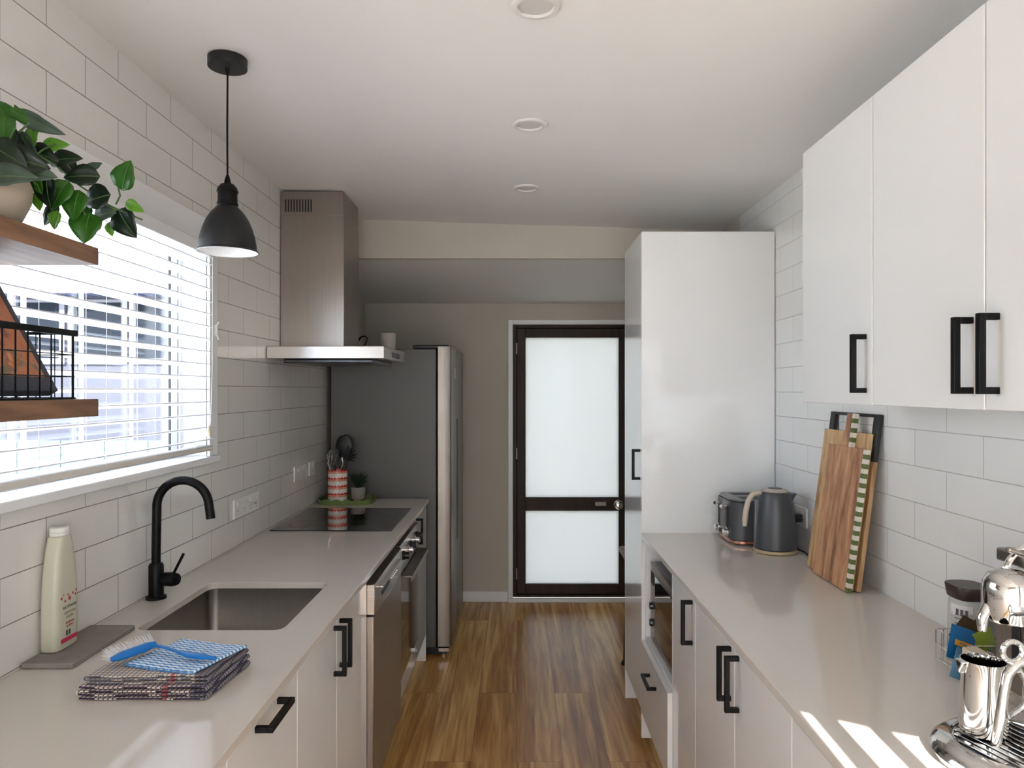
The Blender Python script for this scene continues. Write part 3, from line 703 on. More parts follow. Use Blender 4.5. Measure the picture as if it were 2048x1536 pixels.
def leaf_mat(name, a, b):
    def f(N, L, s, tc):
        n = N('ShaderNodeTexNoise'); n.inputs['Scale'].default_value = 30; L(tc.outputs['Object'], n.inputs['Vector'])
        return mixcol(N, L, n.outputs['Fac'], a, b)
    m = fn_mat(name, f, .35); t = m.node_tree; b_ = t.nodes['Principled BSDF']; o = t.nodes['Material Output']
    tr = t.nodes.new('ShaderNodeBsdfTranslucent'); src = b_.inputs['Base Color'].links[0].from_socket
    t.links.new(src, tr.inputs[0]); mx = t.nodes.new('ShaderNodeMixShader'); mx.inputs[0].default_value = .35
    t.links.new(b_.outputs[0], mx.inputs[1]); t.links.new(tr.outputs[0], mx.inputs[2]); t.links.new(mx.outputs[0], o.inputs[0])
    return m
LM = [leaf_mat('leaf_dark', rgb(8, 22, 14), rgb(24, 48, 26)), leaf_mat('leaf_mid', rgb(32, 84, 22), rgb(62, 120, 34)), leaf_mat('leaf_bright', rgb(70, 140, 30), rgb(130, 180, 60)), leaf_mat('leaf_grey', rgb(52, 72, 60), rgb(90, 110, 94))]
VEIN = mat('leaf_vein', rgb(84, 116, 58), .5)
def leaf(c, L_, Wd, tipdir, nrm, m, cup=.12):
    """rounded pointed leaf: base to tip along tipdir"""
    t = Vector(tipdir).normalized(); n_ = Vector(nrm); n_ = (n_-t*n_.dot(t)).normalized(); s_ = t.cross(n_); c = Vector(c)
    K = 10; vs = []; fs = []
    for i in range(K+1):
        u = i/K
        wd = Wd*.5*(math.sin(PI*u**.72)**.8 if 0 < u < 1 else 0)*(1.05 if u < .6 else 1)
        for k in (-1, -.5, 0, .5, 1):
            p = c + t*((u-.5)*L_) + s_*(k*wd) + n_*(cup*Wd*(abs(k)**1.4)*math.sin(PI*min(1, u+.05)) - .16*L_*(u-.5)**2*2 + (-.012*Wd if k == 0 else 0) + .02*Wd*math.sin(u*22)*abs(k))
            vs.append(p)
    for i in range(K):
        for k in range(4): a = i*5+k; fs.append((a, a+1, a+6, a+5))
    mb = MB().add(vs, fs); o = mb.build('leaf', m, pt, smooth=80)
    md = o.modifiers.new('thickness', 'SOLIDIFY'); md.thickness = .0006
    vv = MB().tube([c + t*((u-.5)*L_) + n_*(-.16*L_*(u-.5)**2*2 + .0003) for u in (.0, .25, .5, .75, .95)], [.0008, .0007, .0006, .0004, .0002], 5)
    vv.build('vein', VEIN, o)
def P3(px, py, Y): s_ = FPX/Y; return Vector(((px-VX)/s_, Y, H-(py-VY)/s_))
leaves = [ # px, py, Y, length, width, tip(dx,dz screen), mat
 (250, 350, 1.44, .062, .050, (.35, 1), 1), (252, 447, 1.44, .066, .052, (.5, -.8), 0), (268, 413, 1.43, .050, .022, (.9, -.5), 2),
 (172, 455, 1.40, .062, .058, (-.1, -1), 1), (192, 397, 1.40, .060, .050, (-.9, -.25), 0), (208, 428, 1.41, .050, .040, (.9, .1), 3), (150, 410, 1.38, .060, .050, (-.2, -1), 1),
 (162, 352, 1.38, .064, .042, (-1, -.1), 0), (186, 338, 1.40, .042, .030, (.8, .6), 3), (130, 318, 1.37, .064, .036, (1, .1), 0), (110, 290, 1.37, .050, .026, (1, .1), 2),
 (110, 440, 1.37, .036, .030, (-.3, -1), 2), (100, 430, 1.38, .05, .028, (-.8, -.9), 0), (118, 388, 1.36, .062, .045, (-.4, -.9), 1), (95, 385, 1.34, .058, .045, (.1, -1), 0),
 (78, 400, 1.35, .04, .03, (0, -1), 2), (66, 345, 1.27, .080, .040, (1, -.15), 3), (20, 352, 1.24, .085, .046, (1, .05), 3), (15, 310, 1.25, .075, .05, (.8, -.5), 0), (48, 322, 1.26, .08, .05, (.9, -.2), 0), (72, 362, 1.33, .05, .035, (.3, -1), 1),
 (75, 246, 1.31, .100, .030, (1, -.45), 3), (50, 235, 1.31, .060, .022, (1, -.5), 1), (38, 228, 1.35, .05, .018, (-.7, 1), 1), (8, 262, 1.28, .055, .045, (.1, -1), 1), (66, 268, 1.33, .045, .026, (.2, -1), 2),
 (55, 290, 1.33, .060, .026, (.7, -1), 3), (22, 300, 1.30, .075, .05, (-.3, -1), 0), (38, 310, 1.32, .07, .045, (.5, -1), 0), (60, 312, 1.35, .06, .04, (.8, -.6), 0), (10, 320, 1.33, .06, .05, (.2, -1), 0), (85, 310, 1.36, .06, .04, (1, -.4), 0),
 (-15, 250, 1.30, .07, .05, (-1, .3), 1), (-20, 300, 1.3, .07, .05, (-1, -.3), 0), (5, 225, 1.34, .06, .04, (-.6, .9), 1), (222, 458, 1.45, .03, .022, (.1, -1), 2), (140, 335, 1.42, .05, .036, (.6, -.6), 0), (165, 430, 1.43, .05, .035, (-.4, -1), 1), (225, 425, 1.45, .036, .024, (.6, -.3), 2)]
random.seed(3)
for (px, py, Y, L_, Wd, (dx, dz), mi) in leaves:
    leaf(P3(px, py, Y), L_, Wd, (dx, random.uniform(-.25, .25), dz), (random.uniform(-.25, .25)-.1, -1, random.uniform(-.2, .35)), LM[mi])
st = MB()
def stem(pts): st.tube([P3(*p) for p in pts], .0018, 6)
stem([(0, 330, 1.28), (60, 300, 1.31), (110, 330, 1.36), (160, 372, 1.40), (220, 412, 1.43), (285, 440, 1.45)])
stem([(232, 408, 1.43), (240, 392, 1.44), (236, 374, 1.44)]); stem([(40, 330, 1.30), (90, 360, 1.35), (140, 390, 1.38), (172, 430, 1.4)])
stem([(-20, 330, 1.29), (20, 280, 1.31), (60, 245, 1.31)]); stem([(50, 340, 1.31), (80, 380, 1.34), (105, 420, 1.37)]); stem([(-20, 340, 1.29), (0, 290, 1.29), (10, 250, 1.29), (30, 240, 1.33)]); stem([(60, 320, 1.31), (85, 300, 1.35), (110, 288, 1.37)])
st.build('stem', mat('stem_green', rgb(70, 100, 50), .6), pt)

# wire basket
bk = thing('wire_basket', (-.95, 1.2, 1.512), 'black wire basket holding a leaning picture book, on the lower shelf', 'basket')
m = MB(); bx0, bx1, by0, by1, bz0, bz1 = -1.045, -.862, .95, 1.432, 1.514, 1.640
for y in [by1-.012-i*.0322 for i in range(15)]:
    for x in (bx0, bx1): m.tube([(x, y, bz0), (x, y, bz1)], .0016, 6)
for i in range(6):
    x = bx0+(bx1-bx0)*i/5; m.tube([(x, by1-.008, bz0), (x, by1-.008, bz1)], .0011, 6)
for z in (1.556, 1.598):
    m.tube([(bx1, by0, z), (bx1, by1-.006, z)], .0011, 6); m.tube([(bx0, by0, z), (bx0, by1-.006, z)], .0011, 6); m.tube([(bx0, by1-.008, z), (bx1, by1-.008, z)], .0011, 6)
m.tube([(bx1, by0, bz0), (bx1, by1-.004, bz0), (bx0, by1-.004, bz0), (bx0, by0, bz0)], .0022, 6)
m.build('wires', BLACK, bk)
rm = MB(); rm.box(bx1-.003, bx1+.003, by0, by1+.002, bz1-.006, bz1+.006); rm.box(bx0-.003, bx0+.003, by0, by1+.002, bz1-.006, bz1+.006); rm.box(bx0+.003, bx1-.003, by1-.01, by1-.006, bz1-.003, bz1+.003)
rm.build('rim', BLACK, bk, bevel=.001)
def bookart(N, L, s, tc):
    n = N('ShaderNodeTexNoise'); n.inputs['Scale'].default_value = 14; n.inputs['Detail'].default_value = 6; n.inputs['Distortion'].default_value = .5; L(tc.outputs['Object'], n.inputs['Vector'])
    r = N('ShaderNodeValToRGB'); e = r.color_ramp.elements; e[0].position = .30; e[0].color = (*rgb(60, 55, 50), 1); e[1].position = .72; e[1].color = (*rgb(226, 160, 118), 1)
    for p, c in ((.40, rgb(120, 80, 66)), (.47, rgb(196, 122, 86)), (.56, rgb(206, 134, 96)), (.61, rgb(120, 118, 96)), (.66, rgb(190, 104, 74))): q = e.new(p); q.color = (*c, 1)
    L(n.outputs['Fac'], r.inputs[0]); return r.outputs[0]
bo = thing('picture_book', (-.875, 1.2, 1.517), 'large picture book with orange-brown cover leaning back in the wire basket', 'book')
Mb = Matrix.Translation((-.885, 0, 1.5285)) @ Matrix.Rotation(math.radians(-29), 4, 'Y')
MB().box(-.022, 0, 1.00, 1.415, 0, .27, Mb).build('cover', mat('book_slate', rgb(62, 68, 80), .5), bo, bevel=.002)
MB().box(.0003, .0012, 1.00, 1.395, .03, .26, Mb).build('cover_picture', fn_mat('book_art', bookart, .4), bo, smooth=0)

# ------------------------------------------------------------------ left worktop objects
mt_ = tag(MB().prism(rrect(-1.096, -.981, 1.615, 1.884, .006), CT+.0005, CT+.0125, 'z').build('stone_mat', mat('grey_stone', rgb(134, 128, 122), .75, var=.08, vscale=30, bump=.2, bscale=150), bevel=.002), 'grey stone drying mat under the soap bottle, against the tiles', 'mat')
sb = thing('soap_bottle', (-1.074, 1.72, CT+.013), 'translucent cream dish soap bottle with pink label on the stone mat', 'bottle')
BOT = transl_mat('milky_plastic', rgb(226, 224, 202), .25, .25)
def oval_loft(secs, c, n=32, e=3.0):
    vs = []; fs = []
    for (a, b, z) in secs:
        for k in range(n):
            t = 2*PI*k/n; cx = math.copysign(abs(math.cos(t))**(2/e), math.cos(t)); cy = math.copysign(abs(math.sin(t))**(2/e), math.sin(t))
            vs.append((c[0]+a*cx, c[1]+b*cy, c[2]+z))
    for i in range(len(secs)-1):
        for k in range(n): fs.append((i*n+k, i*n+(k+1) % n, (i+1)*n+(k+1) % n, (i+1)*n+k))
    fs.append(tuple(range(n-1, -1, -1))); fs.append(tuple((len(secs)-1)*n+k for k in range(n)))
    return MB().add(vs, fs)
bc = (-1.0745, 1.72, CT+.013)
oval_loft([(.020, .041, 0), (.0225, .0445, .004), (.0225, .0445, .06), (.0225, .0435, .12), (.022, .041, .16), (.021, .036, .20), (.0195, .029, .235), (.0185, .0235, .258), (.0175, .020, .262)], bc, 40, 4.5).build('body', BOT, sb, smooth=60)
oval_loft([(.0185, .0215, .2625), (.0190, .0220, .264), (.0190, .0220, .269), (.0183, .0212, .2695), (.0190, .0220, .270), (.0188, .0218, .280), (.0165, .0195, .2825)], bc, 32, 2.3).build('cap', mat('cap_white', rgb(232, 232, 224), .3), sb, smooth=60)
LX = bc[0]+.0226
RED = mat('label_red', rgb(196, 40, 78), .5); DK = mat('label_dark', rgb(70, 76, 66), .5); GR = mat('label_grey', rgb(140, 140, 120), .5)
MT = lambda y, z: Matrix.Translation((LX+.0002, y, z)) @ Matrix.Rotation(PI/2, 4, 'Z') @ Matrix.Rotation(PI/2, 4, 'X')
zb = bc[2]
text_obj('earthwise', .0132, DK, sb, MT(1.723, zb+.093))
text_obj('DISHWASH', .0085, GR, sb, MT(1.723, zb+.080)); text_obj('LIQUID', .0085, GR, sb, MT(1.723, zb+.070)); text_obj('RHUBARB', .007, RED, sb, MT(1.723, zb+.057)); text_obj('& APPLE', .007, RED, sb, MT(1.723, zb+.049))
dp = MB(); dk = MB()
for y, z, r in ((1.692, .120, .0030), (1.705, .111, .0026), (1.722, .114, .0042), (1.716, .124, .0022), (1.735, .123, .0026), (1.745, .118, .0024), (1.748, .127, .0022), (1.700, .126, .0016)):
    dp.prism([(y+r*math.sin(a), zb+z+r*(1.35 if math.cos(a) > .9 else 1)*math.cos(a)) for a in [2*PI*k/14 for k in range(14)]], LX, LX+.0005, 'x')
dp.prism([(1.690, zb+.016), (1.752, zb+.016), (1.752, zb+.026), (1.690, zb+.026)], LX, LX+.0005, 'x')
dp.build('label_marks', RED, sb, smooth=0)
for y in (1.712, 1.722): dk.prism([(y-.003, zb+.030), (y+.003, zb+.030), (y+.003, zb+.042), (y-.003, zb+.042)], LX, LX+.0005, 'x')
dk.build('label_symbols', DK, sb, smooth=0)

# folded tea towels
def grid_mat(name, base, line, period, frac, red=None):
    def f(N, L, s, tc):
        ax = mth(N, L, 'FRACT', mth(N, L, 'DIVIDE', s.outputs['X'], period)); ay = mth(N, L, 'FRACT', mth(N, L, 'DIVIDE', s.outputs['Y'], period))
        k = mth(N, L, 'MAXIMUM', mth(N, L, 'LESS_THAN', ax, frac), mth(N, L, 'LESS_THAN', ay, frac))
        o = mixcol(N, L, k, base, line)
        if red:
            e = mth(N, L, 'LESS_THAN', mth(N, L, 'ABSOLUTE', mth(N, L, 'SUBTRACT', s.outputs['X'], red)), .004)
            o = mixcol(N, L, mth(N, L, 'MULTIPLY', e, .75), o, rgb(170, 50, 60))
        d = mth(N, L, 'GREATER_THAN', s.outputs['X'], .095)
        return mixcol(N, L, mth(N, L, 'MULTIPLY', d, .7), o, rgb(46, 48, 76))
    return fn_mat(name, f, .95)
def ribbon(path, y0, y1, ny, amp, seed, skew=0):
    """path: (x,z) list, swept along y with soft creases"""
    vs = []; fs = []; n = len(path)
    for j in range(ny+1):
        y = y0+(y1-y0)*j/ny
        for i, (x, z) in enumerate(path):
            nn = noise.noise(Vector((x*14+seed, y*14, z*30)))
            n2 = noise.noise(Vector((x*45+seed, y*45, z*60)))
            vs.append((x+skew*(y-y0)+nn*amp*.8, y+noise.noise(Vector((x*25, seed, z*90)))*.004, z+nn*amp*.35+n2*amp*.12))
    for j in range(ny):
        for i in range(n-1): a = j*n+i; fs.append((a, a+1, a+n+1, a+n))
    return MB().add(vs, fs)
def fold_path(x0, x1, zs_, sag=0):
    pts = []
    for q, z in enumerate(zs_):
        xs = [x0+(x1-x0)*k/22 for k in range(23)]
        if q % 2: xs.reverse()
        pts += [(x, z+sag*math.sin(PI*(x-x0)/(x1-x0))*-.5) for x in xs]
        if q < len(zs_)-1:
            zn = zs_[q+1]; xe = xs[-1]; sgn = 1 if q % 2 == 0 else -1; r = (zn-z)/2
            pts += [(xe+sgn*r*1.3*math.sin(PI*k/5), z+(zn-z)*(1-math.cos(PI*k/5))/2) for k in range(1, 5)]
    return pts
def cloth(name, mb, m, loc, rz, th, label, cat):
    o = mb.build(name, m, smooth=80); o.location = loc; o.rotation_euler = (0, 0, rz)
    s = o.modifiers.new('thickness', 'SOLIDIFY'); s.thickness = th; s.offset = 0
    return tag(o, label, cat)
z = .0022
T1 = grid_mat('towel_check_navy', rgb(226, 214, 206), rgb(66, 50, 70), .0095, .26, .045)
T2 = grid_mat('towel_check_beige', rgb(206, 194, 180), rgb(96, 94, 112), .0095, .2, .05)
cloth('tea_towel', ribbon(fold_path(-.125, .125, [z, z+.0075, z+.015, z+.0225]), -.095, .09, 26, .0035, 1.0, .10), T1, (-.745, 1.547, CT+.0012), 0, .0026, 'white and navy checked tea towel at the bottom of the folded stack', 'towel')
cloth('tea_towel', ribbon(fold_path(-.118, .118, [z+.0, z+.007, z+.014], .0), -.085, .088, 26, .003, 5.0, .12), T2, (-.742, 1.548, CT+.0282), math.radians(1.5), .0025, 'beige checked tea towel on top of the navy checked one', 'towel')
def chev(N, L, s, tc):
    zig = mth(N, L, 'MULTIPLY', mth(N, L, 'PINGPONG', s.outputs['X'], .009), .42)
    v = mth(N, L, 'FRACT', mth(N, L, 'DIVIDE', mth(N, L, 'ADD', s.outputs['Y'], zig), .0108))
    return mixcol(N, L, mth(N, L, 'LESS_THAN', v, .42), rgb(214, 228, 238), rgb(76, 142, 204))
cb = ribbon(fold_path(-.075, .088, [.001, .0050], .003), -.075, .085, 24, .003, 9.0, .05)
cloth('dish_cloth', cb, fn_mat('blue_chevron_cloth', chev, .9), (-.715, 1.560, CT+.0475), math.radians(-16), .0016, 'blue and white wavy striped dish cloth on top of the tea towels', 'cloth')
# dish brush
br = thing('dish_brush', (-.78, 1.54, .965), 'blue plastic dish brush with white bristles lying on the folded cloths', 'brush')
BLUE = mat('blue_plastic', rgb(20, 112, 190), .3)
zB = CT+.064
ha = MB(); ha.tube([(-.778, 1.572, zB+.006), (-.745, 1.556, zB+.006), (-.715, 1.540, zB+.003), (-.700, 1.530, zB+.002)], [.0055, .0045, .0045, .006], 12); ha.tube([(-.700, 1.530, zB+.002), (-.68, 1.523, zB), (-.655, 1.517, zB-.001), (-.630, 1.513, zB-.003), (-.620, 1.511, zB-.004)], [.006, .0095, .009, .006, .0035], 12)
ha.v = [Vector((p.x, p.y, zB+.002+(p.z-zB-.002)*.62)) for p in ha.v]
ha.build('handle', BLUE, br, smooth=60)
hp = MB(); d0 = Vector((-.778, 1.575, zB+.006)); d1 = Vector((-.828, 1.495, zB+.002)); hp.tube([d0, (d0*.8+d1*.2), (d0*.2+d1*.8), d1], [.006, .0095, .009, .005], 12); hp.build('head', BLUE, br, smooth=60)
bs = MB(); ax = (d1-d0).normalized(); out = Vector((-.80, .45, .30)).normalized()
random.seed(5)
for i in range(26):
    for k in range(7):
        b0 = d0+(d1-d0)*(i+.5)/26+Vector((0, 0, (k-3)*.0018)); dd_ = (out+ax*(i-13)*.012+Vector((random.uniform(-.12, .12), random.uniform(-.12, .12), (k-3)*.07+random.uniform(-.05, .05)))).normalized()
        bs.tube([b0, b0+dd_*.029], [.0008, .0004], 4, cap=False)
bs.build('bristles', mat('white_bristle', rgb(226, 224, 226), .6), br, kind='stuff')

# outlets
def outlet(x, d, y0, y1, z0, z1, lab, n=2):
    t = thing('power_outlet', (x, (y0+y1)/2, (z0+z1)/2), lab, 'outlet')
    xs = sorted((x+d*.0006, x+d*.009)); MB().box(xs[0], xs[1], y0, y1, z0, z1).build('plate', WHITEP, t, bevel=.002)
    for i in range(n):
        yc = y0+(y1-y0)*(i+.5)/n; xs = sorted((x+d*.0091, x+d*.0125)); MB().box(xs[0], xs[1], yc-.008, yc+.008, z1-.026, z1-.010).build('switch', WHITEP, t, bevel=.001)
        q = MB(); xs = sorted((x+d*.0088, x+d*.0093))
        for a, b in ((-.006, .004), (.006, .004), (0, -.008)): q.box(xs[0], xs[1], yc+a-.0012, yc+a+.0012, (z0+z1)/2-.012+b-.003, (z0+z1)/2-.012+b+.003)
        q.build('socket_slots', DCHROME, t, smooth=0)
    return t
outlet(XL, 1, 2.83, 3.10, 1.028, 1.103, 'white power outlet strip on the left tiles between tap and cooktop', 4)
outlet(XL, 1, 3.60, 3.80, 1.075, 1.150, 'white double power outlet on the left tiles beside the utensil pot')
outlet(XL, 1, 3.86, 3.95, 1.075, 1.150, 'small single outlet on the left tiles near the fridge', 1)
outlet(XR, -1, 2.80, 2.92, 1.00, 1.075, 'white double power outlet on the right tiles behind the kettle')

# tray, utensil pot, small plant
ty = thing('scalloped_tray', (-.93, 4.02, CT), 'green tray with a scalloped rim in the corner by the fridge', 'tray')
GREEN = mat('tray_green', rgb(104, 122, 66), .45)
MB().prism(rrect(-1.075, -.785, 3.925, 4.115, .05), CT+.0006, CT+.005, 'z').build('base', GREEN, ty, bevel=.001)
per = rrect(-1.078, -.782, 3.922, 4.118, .052, 10)
dense = []
for i in range(len(per)):
    a = Vector(per[i]); b = Vector(per[(i+1) % len(per)]); k_ = max(1, int((b-a).length/.006))
    for k in range(k_): dense.append(a+(b-a)*k/k_)
vs = []; fs = []; acc = 0; n = len(dense); ctr = Vector((-.93, 4.02))
tot = sum((dense[(i+1) % n]-dense[i]).length for i in range(n)); NS = 16
for i, p in enumerate(dense):
    hgt = .020+.009*abs(math.sin(PI*NS*acc/tot)); q = ctr+(p-ctr)*(1+.012)
    inn = ctr+(p-ctr)*.975
    vs += [(p.x, p.y, CT+.0012), (q.x, q.y, CT+hgt), (inn.x+(q-p).x, inn.y+(q-p).y, CT+hgt), (inn.x, inn.y, CT+.0055)]; acc += (dense[(i+1) % n]-dense[i]).length
for i in range(n):
    j = (i+1) % n
    for k in range(4): fs.append((i*4+k, j*4+k, j*4+(k+1) % 4, i*4+(k+1) % 4))
MB().add(vs, fs).build('rim', GREEN, ty, smooth=40)
uc = thing('utensil_pot', (-.985, 4.02, CT+.006), 'red and white patterned ceramic utensil pot on the green tray', 'pot')
def scal(N, L, s, tc):
    th = mth(N, L, 'ARCTAN2', s.outputs['Y'], s.outputs['X']); sc_ = mth(N, L, 'ABSOLUTE', mth(N, L, 'SINE', mth(N, L, 'MULTIPLY', th, 9.0)))
    v = mth(N, L, 'FRACT', mth(N, L, 'DIVIDE', mth(N, L, 'ADD', s.outputs['Z'], .028), .0425))
    red = mth(N, L, 'MULTIPLY', mth(N, L, 'GREATER_THAN', v, .60), mth(N, L, 'LESS_THAN', v, mth(N, L, 'MULTIPLY_ADD', sc_, .16, .68)))
    pink = mth(N, L, 'MULTIPLY', mth(N, L, 'GREATER_THAN', v, .32), mth(N, L, 'LESS_THAN', v, .61))
    return mixcol(N, L, red, mixcol(N, L, pink, rgb(236, 228, 218), rgb(226, 150, 128)), rgb(206, 26, 22))
MB().lathe([(0, 0), (.049, 0), (.052, .003), (.053, .172), (.050, .174), (.048, .170), (.047, .01), (0, .01)], (-.985, 4.02, CT+.006), 40).build('body', fn_mat('scallop_glaze', scal, .25), uc)
zu = CT+.14
def utensil(name, mb, m, lab, cat='utensil'): return tag(mb.build(name, m), lab, cat)
u = MB(); u.tube([(-.968, 4.035, CT+.02), (-.964, 4.060, 1.17)], .005); u.lathe([(0, .075), (.024, .07), (.044, .045), (.050, .015), (.042, -.03), (.016, -.06), (0, -.062)], (-.958, 4.068, 1.205), 20, None, False, 1, .25)
utensil('ladle', u, RUBBER, 'black round ladle standing tallest in the utensil pot')
u = MB(); u.tube([(-.965, 4.03, CT+.02), (-.935, 4.025, 1.15)], .005)
for i in range(6):
    a = math.radians(80-24*i); b0 = Vector((-.935, 4.02, 1.165)); u.tube([b0+Vector((0, 0, -.015)), b0+Vector((math.cos(a)*.03, 0, math.sin(a)*.03)), b0+Vector((math.cos(a)*.058, -.006, math.sin(a)*.05+.008))], [.007, .0055, .0035], 8)
utensil('spaghetti_spoon', u, RUBBER, 'black toothed pasta spoon leaning right in the utensil pot')
u = MB(); u.tube([(-1.0, 4.02, CT+.02), (-1.014, 4.012, 1.10)], .004)
for i in range(5):
    a = PI*i/5; cx, cy = math.cos(a), math.sin(a)
    u.tube([Vector((-1.014, 4.012, 1.10)) + Vector((cx*w_, cy*w_, h_)) for w_, h_ in ((.003, -.01), (.022, .04), (.027, .07), (.018, .092), (0, .1), (-.018, .092), (-.027, .07), (-.022, .04), (-.003, 0))], .001, 5)
utensil('whisk', u, CHROME, 'wire whisk on the left side of the utensil pot')
u = MB(); u.tube([(-1.0, 4.035, CT+.02), (-1.008, 4.046, 1.13)], .0045); u.prism(rrect(-1.034, -.984, 1.13, 1.205, .014), 4.044, 4.048, 'y')
utensil('spatula', u, RUBBER, 'black flat turner behind the whisk in the utensil pot')
for tx, sg in ((-1.008, -1), (-.962, 1)):
    u = MB(); u.tube([(tx, 3.988, CT+.02), (tx+sg*.004, 3.980, 1.09), (tx+sg*.018, 3.974, 1.13), (tx+sg*.012, 3.972, 1.165)], [.003, .003, .005, .005], 8)
    utensil('steel_tongs' if sg > 0 else 'steel_spoon', u, CHROME, 'curved steel tongs handle at the right of the utensil pot' if sg > 0 else 'curved steel spoon handle at the left front of the utensil pot')
sp = thing('small_potted_plant', (-.880, 4.06, CT+.006), 'small dark green grass plant in a beige pot on the green tray', 'plant')
MB().lathe([(0, 0), (.028, 0), (.036, .008), (.040, .05), (.040, .072), (.036, .074), (.034, .06), (0, .06)], (-.880, 4.06, CT+.006), 28).build('pot', mat('beige_pot', rgb(150, 140, 134), .6), sp)
fo = MB(); random.seed(11)
for i in range(90):
    a = random.uniform(0, 2*PI); r = random.uniform(.015, .042); h_ = random.uniform(.05, .10)*(1.1-r*6)
    b0 = Vector((-.880+math.cos(a)*.01, 4.06+math.sin(a)*.01, CT+.066)); tip = b0+Vector((math.cos(a)*r, math.sin(a)*r*.9, h_))
    fo.tube([b0, b0*.45+tip*.55+Vector((0, 0, .012)), tip], [.0016, .003, .0004], 4)
fo.build('foliage', mat('dark_foliage', rgb(28, 46, 28), .6), sp)

# ------------------------------------------------------------------ right side objects
# microwave
mw = thing('microwave', (.8, 2.87, .477), 'grey microwave with dark glass door in the open niche', 'microwave')
MB().box(.585, .96, 2.625, 3.105, .484, .805).build('body', mat('microwave_grey', rgb(120, 120, 122), .4), mw, bevel=.003)
fa = MB().box(.566, .584, 2.625, 3.105, .486, .803).build('front_panel', STEEL, mw, bevel=.002)
MB().box(.5635, .5655, 2.64, 2.995, .512, .768).build('door_glass', mat('microwave_glass', rgb(16, 14, 14), .04, coat=.6), fa, bevel=.001)
MB().box(.5635, .5655, 3.03, 3.085, .72, .77).build('display', RUBBER, fa)
for z_ in (.56, .63): q = MB(); q.lathe([(0, 0), (.016, 0), (.014, .012), (0, .013)], (.5655, 3.057, z_), 18, Matrix.Rotation(-PI/2, 4, 'Y')); q.build('dial', DCHROME, fa)
for y in (2.66, 3.07): MB().tube([(.62, y, .4765), (.62, y, .4838)], .012).build('foot', RUBBER, mw)

# toaster
to = thing('toaster', (.965, 3.0, CT), 'dark grey four-slice toaster with rose gold base beside the kettle', 'toaster', rz=math.radians(3))
SLATE = mat('slate_grey_enamel', rgb(68, 69, 72), .38)
ROSE = mat('rose_gold', rgb(196, 140, 120), .25, .8)
def rr3(x0, x1, y0, y1, r, z0, z1): return MB().prism(rrect(x0, x1, y0, y1, r, 8), z0, z1, 'z')
rr3(.850, 1.085, 2.885, 3.125, .05, CT+.006, CT+.020).build('base', ROSE, to, bevel=.003)
rr3(.846, 1.088, 2.882, 3.128, .052, CT+.0205, CT+.172).build('body', SLATE, to, bevel=.004)
top = rr3(.850, 1.084, 2.886, 3.124, .05, CT+.1725, CT+.182).build('top_plate', mat('toaster_top_grey', rgb(120, 120, 122), .28, .8), to, bevel=.004)
sl_ = MB()
for y in (2.925, 2.965, 3.035, 3.075): sl_.box(.895, 1.055, y-.007, y+.012, CT+.1818, CT+.1832)
sl_.build('slots', RUBBER, top, smooth=0)
MB().box(.838, .8455, 2.93, 2.955, CT+.07, CT+.15).build('lever_track', RUBBER, to)
for y in (2.943, 3.067):
    g = MB(); g.box(.8435, .8458, y-.004, y+.004, CT+.06, CT+.155); g.build('lever_slot', RUBBER, to, smooth=0)
    l_ = MB(); l_.tube([(.846, y, CT+.147), (.825, y, CT+.147)], .006); l_.tube([(.825, y-.016, CT+.147), (.825, y+.016, CT+.147)], .0075); l_.build('lever', CHROME, to)
    k_ = MB(); k_.lathe([(0, 0), (.019, 0), (.019, .004), (.015, .005), (.014, .017), (0, .018)], (.8455, y, CT+.045), 22, Matrix.Rotation(-PI/2, 4, 'Y')); k_.build('knob', CHROME, to)
for x in (.88, 1.05):
    for y in (2.92, 3.09): MB().tube([(x, y, CT+.0004), (x, y, CT+.006)], .01).build('foot', RUBBER, to)

# kettle
KX, KY = .983, 2.79
ke = thing('kettle', (KX, KY, CT), 'dark grey electric kettle with pale wood-look handle, front of the toaster', 'kettle')
BEI = mat('beige_handle', rgb(198, 184, 166), .5)
MB().lathe([(0, 0.0005), (.074, .0005), (.080, .004), (.081, .011), (.077, .014), (0, .014)], (KX, KY, CT), 44).build('power_base', mat('tan_base', rgb(190, 168, 132), .5), ke)
MB().lathe([(0, .0145), (.074, .0145), (.0785, .018), (.0785, .03), (.075, .09), (.069, .15), (.061, .20), (.056, .222), (.053, .228), (.045, .229), (0, .229)], (KX, KY, CT), 48).build('body', SLATE, ke)
lid = MB().lathe([(0, .2295), (.047, .2295), (.048, .234), (.042, .239), (.030, .241), (0, .241)], (KX, KY, CT), 36).build('lid', mat('lid_beige', rgb(186, 178, 168), .35), ke)
MB().lathe([(0, .2412), (.026, .2412), (.024, .2435), (0, .244)], (KX, KY, CT), 28).build('lid_cap', SLATE, lid)
hp = [(KX-.048, KY, CT+.222), (KX-.066, KY-.002, CT+.226), (KX-.088, KY-.004, CT+.218), (KX-.104, KY-.006, CT+.195), (KX-.113, KY-.008, CT+.16), (KX-.118, KY-.01, CT+.125), (KX-.119, KY-.01, CT+.10)]
MB().tube(hp, [.008, .0095, .0105, .0105, .0105, .0105, .008], 12).build('handle', BEI, ke, smooth=60)
MB().box(KX-.080, KX-.062, KY-.010, KY+.010, CT+.03, CT+.20, ).xf(Matrix.Translation((0, 0, 0))).build('water_gauge', mat('gauge_grey', rgb(110, 112, 116), .2), ke, bevel=.004)
MB().prism([(KX+.040, .222+CT), (KX+.078, .224+CT), (KX+.056, .190+CT)], KY-.02, KY+.02, 'y').build('spout', SLATE, ke, bevel=.004)
pg = MB(); pg.box(XR-.045, XR-.0135, 2.822, 2.850, 1.020, 1.050); pg.box(XR-.049, XR-.045, 2.828, 2.844, 1.024, 1.046)
